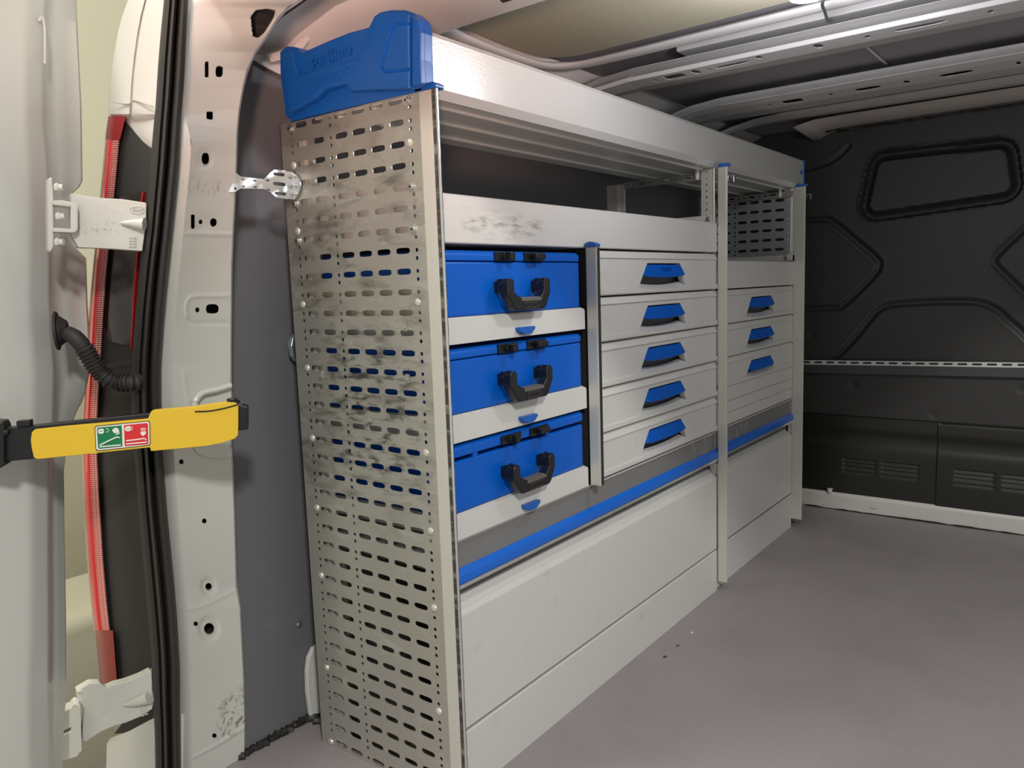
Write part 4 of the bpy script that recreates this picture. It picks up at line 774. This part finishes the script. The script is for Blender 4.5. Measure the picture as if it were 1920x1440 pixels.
# ---------------------------------------------------------------- open rear door (seen from its hinge side)
D1 = [(86, -60), (86, 0), (82, 60), (82, 230), (90, 320), (94, 420), (94, 560), (103, 700), (100, 800), (93, 860), (92, 1000), (93, 1200), (92, 1300), (96, 1500)]
D2 = [(141, -60), (143, 0), (148, 100), (153, 200), (155, 345), (148, 352), (136, 358), (134, 372), (134, 455), (150, 472), (162, 482), (164, 560), (168, 640), (168, 700), (158, 745), (140, 780), (126, 830), (120, 880), (121, 1000), (124, 1150), (124, 1300), (118, 1400), (112, 1500)]
b = MB(); secs = []
for v in np.linspace(-60, 1500, 130):
    a, c_ = interp(D1, v), interp(D2, v); w = c_-a
    bul = 3*math.sin(v/130.0)
    secs.append([at(-320, v, 0, -0.560), at(-40, v, 0, -0.568), at(a-45+bul, v, 0, -0.575), at(a-30+bul, v, 0, -0.578), at(a-24+bul, v, 0, -0.586), at(a-6, v, 0, -0.590), at(a, v, 0, -0.600), at(a+4, v, 0, -0.615), at(a+0.35*w, v, 0, -0.630), at(a+0.55*w, v, 0, -0.632), at(a+0.62*w, v, 0, -0.638), at(c_-3, v, 0, -0.642), at(c_, v, 0, -0.650), at(c_, v, 0, -0.650)+Vector((-0.03, -0.03, 0)), at(c_, v, 0, -0.650)+Vector((-0.035, -0.35, 0))])
b.loft(secs); door1 = dr = b.build('door_1', M['white'], None, smooth=True); tag(dr, 'open white rear door seen edge-on', kind='structure')
b = MB(); b.tube([at(x_, v, 0, -0.583) for x_, v in smooth_curve([(73, 40), (76, 34), (80, 34), (84, 60), (84, 120)], 4)], 0.002, 8); b.build('pressed_edge', M['white'], dr, smooth=True)
# hinges
def plate_at(pts, f, th, nm, par, bev=0.002, m='hinge', seg=3):
    b = MB(); b.slab([f(x_, v) for x_, v in pts], th); return b.build(nm, M[m], par, bevel=bev, seg=seg)
def harm(px, py):
    t = (px-105)/(290-105); return at(px, py, 1, -0.378 + 0.105*t)
def hinge(arm, knuckle, plate, bolts, label, extra=None, pin=None):
    h = plate_at(arm, harm, (-0.022, 0.006, 0), 'door_hinge', dr); h['label'] = label
    plate_at(plate, lambda x_, v: harm(x_, v) + Vector((0.004, -0.004, 0)), (-0.02, 0.004, 0), 'mounting_plate', h, 0.003)
    for kn in knuckle: plate_at(kn, lambda x_, v: harm(x_, v) + Vector((0.012, -0.010, 0)), (-0.03, 0.012, 0), 'knuckle', h, 0.003)
    for (px, py) in bolts:
        p = harm(px, py) + Vector((0.006, -0.004, 0)); b = MB(); b.cyl(p, (0.75, 0.62, 0), 0.0075, 0.006, 6); b.cyl(p + Vector((0.75, 0.62, 0))*0.005, (0.75, 0.62, 0), 0.0055, 0.008, 12); b.build('bolt', M['hinge'], h, bevel=0.001)
    return h
h1 = hinge([(132, 362), (150, 365), (190, 371), (230, 373), (275, 380), (274, 420), (267, 471), (215, 467), (175, 465), (147, 464), (134, 440)],
    [[(102, 378), (122, 377), (140, 381), (151, 386), (151, 394), (138, 390), (104, 386)], [(104, 428), (138, 430), (151, 426), (152, 434), (146, 438), (104, 436)], [(143, 384), (152, 388), (152, 432), (143, 436), (138, 430), (138, 388)]],
    [(93, 336), (101, 332), (103, 360), (104, 462), (98, 474), (93, 470)], [(106, 353), (109, 407), (107, 455)], 'upper white door hinge with wide flat arm crossing the tail lamp')
b = MB(); pc = harm(258, 394) + Vector((0.002, -0.0015, 0)); pu = (harm(268, 394)-harm(248, 394)).normalized(); ring = [pc + pu*0.0115*math.cos(a) + Vector((0, 0, 1))*0.0058*math.sin(a) for a in np.linspace(0, 2*math.pi, 25)]
b.tube(ring, 0.0006, 6); b.build('embossed_oval', M['hinge'], h1, smooth=True); text('embossed_lettering', 'Ford', 0.0085, M['hinge'], h1, pc, pu, (0, 0, 1), 0.0006, 0.3)
b = MB(); b.tube([harm(x_, v) + Vector((0.004, -0.003, 0)) for x_, v in ((228, 418), (250, 419), (272, 421))], [0.002, 0.007, 0.011], 10); b.build('strengthening_ridge', M['hinge'], h1, smooth=True)
for dx in (0, 8):
    b = MB()
    for k in range(4): p = harm(246+dx, 446+k*5.5); b.box((p.x-0.0022, p.y-0.003, p.z-0.0007), (p.x+0.0022, p.y+0.002, p.z+0.0012))
    b.build('cast_marks', M['hinge'], h1)
h2 = hinge([(144, 1296), (170, 1281), (188, 1281), (200, 1291), (215, 1284), (240, 1278), (265, 1268), (284, 1258), (286, 1330), (262, 1345), (235, 1356), (214, 1362), (190, 1372), (160, 1392), (152, 1385), (158, 1330), (146, 1312)],
    [[(108, 1345), (120, 1328), (145, 1316), (152, 1312), (156, 1318), (156, 1350), (140, 1356), (100, 1376)], [(100, 1378), (140, 1362), (157, 1352), (157, 1400), (150, 1410), (100, 1424)], [(138, 1318), (146, 1311), (156, 1316), (158, 1402), (146, 1408), (138, 1404)]],
    [(88, 1332), (99, 1330), (104, 1345), (104, 1430), (100, 1470), (90, 1470)], [(106, 1350), (106, 1396), (106, 1432)], 'lower white door hinge with thick cast arm near the bumper')
b = MB(); p = harm(154, 1297) + Vector((-0.006, 0, 0.001)); b.cyl(p, (0, 0, 1), 0.0075, 0.0012, 20); b.build('hinge_pin', M['hinge'], h2, bevel=0.0005)
b = MB(); b.tube([harm(x_, v) + Vector((0.004, -0.003, 0)) for x_, v in ((232, 1320), (255, 1314), (282, 1304))], [0.002, 0.009, 0.013], 10); b.build('strengthening_ridge', M['hinge'], h2, smooth=True)
for dx in (0, 7):
    b = MB()
    for k in range(4): p = harm(268+dx, 1328+k*4.5-dx*0.4); b.box((p.x-0.002, p.y-0.003, p.z-0.0006), (p.x+0.002, p.y+0.002, p.z+0.0010))
    b.build('cast_marks', M['hinge'], h2)
# corrugated cable conduit
cp = [(112, 600, -0.372), (116, 622, -0.372), (128, 626, -0.37), (142, 634, -0.365), (158, 653, -0.355), (172, 676, -0.345), (186, 696, -0.335), (202, 710, -0.325), (222, 717, -0.31), (246, 718, -0.295), (262, 716, -0.28)]
cpath = smooth_curve([tuple(at(x_, v, 1, y_)) for x_, v, y_ in cp[2:]], 12); L_ = 0; pts = [Vector(p) for p in cpath]
dense = []; rad = []
cum = [0.0]
for a, c_ in zip(pts, pts[1:]): cum.append(cum[-1] + (c_-a).length)
s_ = 0.0; k = 0
while s_ < cum[-1]:
    i = max(j for j in range(len(cum)-1) if cum[j] <= s_); t = (s_-cum[i])/(cum[i+1]-cum[i]); dense.append(pts[i].lerp(pts[i+1], t)); rad.append(0.0135 if s_ < 0.035 else (0.0158 if k % 4 < 2 else 0.0128)); s_ += 0.0016; k += 1
b = MB(); b.tube(dense, rad, 16); cc = b.build('cable_conduit', M['rubber'], None, smooth=True, loc=pts[-1]); tag(cc, 'black corrugated rubber cable conduit from door to body', 'conduit')
b = MB(); pc = at(115, 620, 1, -0.372); b.cyl(pc + Vector((-0.004, -0.008, 0)), (0.5, 0.86, 0), 0.033, 0.005, 28); b.cyl(pc + Vector((-0.002, -0.003, 0)), (0.5, 0.86, 0), 0.027, 0.014, 28, r2=0.016); b.build('rubber_grommet', M['rubber'], cc, bevel=0.002)
b = MB(); b.tube([at(x_, v, 1, -0.258) for x_, v in ((200, 690), (225, 683), (262, 680))], 0.008, 10); b.build('cable_sleeve', M['rubber'], cc, smooth=True)

# yellow door check strap
SA, SB = at(0, 830, 1, -0.500), at(450, 790, 1, -0.217); SD = SB - SA; SN = Vector((SD.y, -SD.x, 0)).normalized()
if SN.dot(CAM - SA) < 0: SN = -SN
def sp(px, py, off=0.0):
    q = at(px, py, 1, -0.3); d = q - CAM; t = (SA - CAM).dot(SN) / d.dot(SN); return CAM + d*t + SN*off
st = thing('door_check_strap', sp(0, 870), 'yellow and black door check strap holding the open door to the pillar', 'strap')
TH = -SN*0.016
plate_at([(-40, 800), (16, 802), (60, 799), (160, 788), (280, 775), (286, 781), (288, 836), (284, 839), (150, 852), (60, 862), (16, 866), (-40, 868)], lambda x_, v: sp(x_, v, -0.004), TH, 'frame', st, 0.002, 'black')
plate_at([(-60, 786), (6, 790), (11, 800), (11, 806), (17, 806), (17, 814), (8, 818), (10, 822), (10, 864), (14, 870), (4, 876), (-60, 880)], lambda x_, v: sp(x_, v, 0.006), TH*2, 'pivot_block', st, 0.003, 'black')
plate_at([(30, 790), (56, 788), (57, 799), (31, 801)], lambda x_, v: sp(x_, v, 0), TH, 'lug', st, 0.001, 'black')
ye = plate_at([(66, 805), (120, 799), (278, 785), (281, 778), (284, 771), (290, 769), (360, 763), (400, 757), (420, 754), (436, 753), (443, 755), (447, 762), (447, 800), (446, 816), (440, 822), (415, 830), (390, 835), (340, 840), (284, 845), (282, 838), (150, 852), (72, 860), (65, 857), (61, 840), (59, 825), (61, 810)], lambda x_, v: sp(x_, v, 0.004), TH, 'cover', st, 0.0025, 'yellow')
ye['label'] = 'yellow plastic cover'
b = MB(); b.tube([sp(x_, v, 0.0045) for x_, v in smooth_curve([(366, 771), (392, 770), (420, 765), (446, 758)], 5)], 0.0013, 6); b.build('cover_slot', M['black'], st)
plate_at([(447, 762), (454, 760), (465, 763), (465, 806), (447, 808)], lambda x_, v: sp(x_, v, -0.002), TH*1.6, 'lock_block', st, 0.002, 'black')
b = MB(); b.cyl(sp(435, 754, -0.004), (0, 0, 1), 0.0085, 0.006, 12); b.build('lock_knob', M['black'], st, bevel=0.001)
b = MB(); b.box(tuple(sp(424, 752, -0.012)), tuple(sp(450, 757, -0.004))); b.build('lock_bar', M['black'], st)
# safety sticker
k4 = lambda x_, y_: (x_/3.84, 720 + y_/3.84)
def stk(pts, off, nm, m, par=ye, th=-0.0006):
    b = MB(); b.slab([sp(*k4(x_, y_), off) for x_, y_ in pts], SN*th); return b.build(nm, M[m], par)
def shr(pts, d):  return pts
sb = stk([(686, 312), (698, 298), (1072, 262), (1084, 272), (1087, 425), (1078, 440), (710, 480), (694, 470)], 0.0046, 'sticker_edge', 'black')
stk([(692, 314), (702, 303), (1068, 267), (1079, 276), (1082, 424), (1072, 435), (714, 474), (699, 464)], 0.0051, 'sticker_white_field', 'sticker_white')
stk([(703, 318), (712, 310), (881, 294), (886, 444), (722, 462), (712, 455)], 0.0056, 'sticker_green_field', 'sticker_green')
stk([(898, 293), (1060, 277), (1069, 283), (1072, 424), (1064, 430), (903, 443)], 0.0056, 'sticker_red_field', 'sticker_red')
def icon(pts, m='sticker_white', nm='pictogram'): return stk(pts, 0.0061, nm, m)
icon([(711, 334), (716, 322), (728, 318), (746, 317), (754, 324), (755, 344), (746, 353), (728, 355), (715, 350)])
icon([(722, 334), (746, 331), (746, 336), (722, 340)], 'sticker_green')
icon([(904, 318), (910, 304), (924, 300), (942, 299), (948, 308), (948, 327), (938, 335), (920, 336), (908, 330)])
icon([(916, 318), (940, 315), (940, 320), (916, 324)], 'sticker_red')
def ibead(pts, m='sticker_white', w=5):
    b = MB(); b.tube([sp(*k4(x_, y_), 0.0058) for x_, y_ in pts], w/3.84*0.5*0.00105, 6); b.build('pictogram', M[m], ye)
ibead([(768, 318), (782, 318), (790, 327), (786, 338), (772, 343)], w=4); ibead([(950, 304), (960, 308), (962, 320), (950, 328)], w=4)
icon([(815, 322), (838, 308), (858, 318), (864, 338), (830, 350), (816, 336)]); ibead([(838, 354), (866, 342)]); ibead([(842, 362), (868, 350)])
icon([(1018, 338), (1054, 334), (1056, 352), (1036, 370), (1018, 358)]); ibead([(1018, 328), (1054, 325)]); ibead([(1018, 318), (1054, 315)])
ibead([(724, 437), (780, 408), (846, 378), (868, 382)], w=8); ibead([(724, 448), (800, 441), (876, 434)], w=8)
ibead([(914, 404), (980, 397), (1044, 388), (1058, 398)], w=8); ibead([(914, 428), (985, 421), (1062, 414)], w=8)

# ---------------------------------------------------------------- cargo lamp and its cable
lp = thing('cargo_lamp', LAMP + Vector((0, 0, 0.02)), 'small round LED lamp glowing on the roof near the wide rib', 'lamp')
b = MB(); b.cyl(LAMP + Vector((0, 0, 0.0)), (0, 0, 1), 0.036, 0.012, 32, r2=0.030); b.cyl(LAMP + Vector((0, 0, 0.012)), (0, 0, 1), 0.010, 0.075, 16); b.build('housing', M['fixture'], lp, bevel=0.002)
b = MB(); b.cyl(LAMP + Vector((0, 0, -0.004)), (0, 0, 1), 0.031, 0.004, 32); b.build('lens', M['glow'], lp)
b = MB(); q0 = LAMP + Vector((0.03, 0.01, 0.004)); q1 = at(1546, 20, 2, 1.40); q2 = at(1552, 40, 2, 1.44); b.tube(smooth_curve([tuple(q0), tuple(at(1542, 6, 2, 1.385)), tuple(q1), tuple(q2)], 6), 0.0032, 8); b.build('cable', M['black'], lp, smooth=True)

# ---------------------------------------------------------------- crumbs of dirt on the floor
for n_, (px, py, r_, m_, lab) in enumerate([(1246, 1232, 0.0045, 'rubber', 'dark crumb of dirt on the floor, the larger one near the flap locker'), (1270, 1211, 0.0035, 'rubber', 'dark crumb of dirt on the floor behind the larger crumb'), (1297, 1186, 0.0028, 'sticker_white', 'tiny pale chip lying on the floor near the locker')]):
    p = at(px, py, 2, FZ); b = MB(); b.cyl(p, (0, 0, 1), r_, r_*0.7, 6, r2=r_*0.5); b.cyl(p + Vector((r_*0.9, r_*0.5, 0)), (0, 0, 1), r_*0.6, r_*0.5, 5, r2=r_*0.3)
    o = b.build('dirt_crumb', M[m_], None, loc=p); tag(o, lab, 'debris')

# ---------------------------------------------------------------- garage beyond the open door
b = MB(); b.box((-2.62, -3.5, -0.62), (-2.55, 4.0, 3.2)); tag(b.build('wall_outside', M['garage']), kind='structure')
b = MB(); b.box((-2.62, -3.5, -0.66), (3.5, 4.0, -0.62)); tag(b.build('floor_outside', M['concrete']), kind='structure')
pl_ = at(125, 1166, 0, -1.7); zt = pl_.z
b = MB(); b.prism([(-1.70, -0.62), (-1.70, zt-0.05), (-1.715, zt-0.02), (-1.745, zt-0.004), (-1.80, zt), (-2.1, zt), (-2.1, -0.62)], 1, -1.2, 3.5)
o = b.build('garage_ledge', M['ledge'], None, smooth=True, loc=(-1.8, 0, -0.62)); tag(o, 'low cream painted ledge with rounded glossy top by the garage wall', 'ledge')
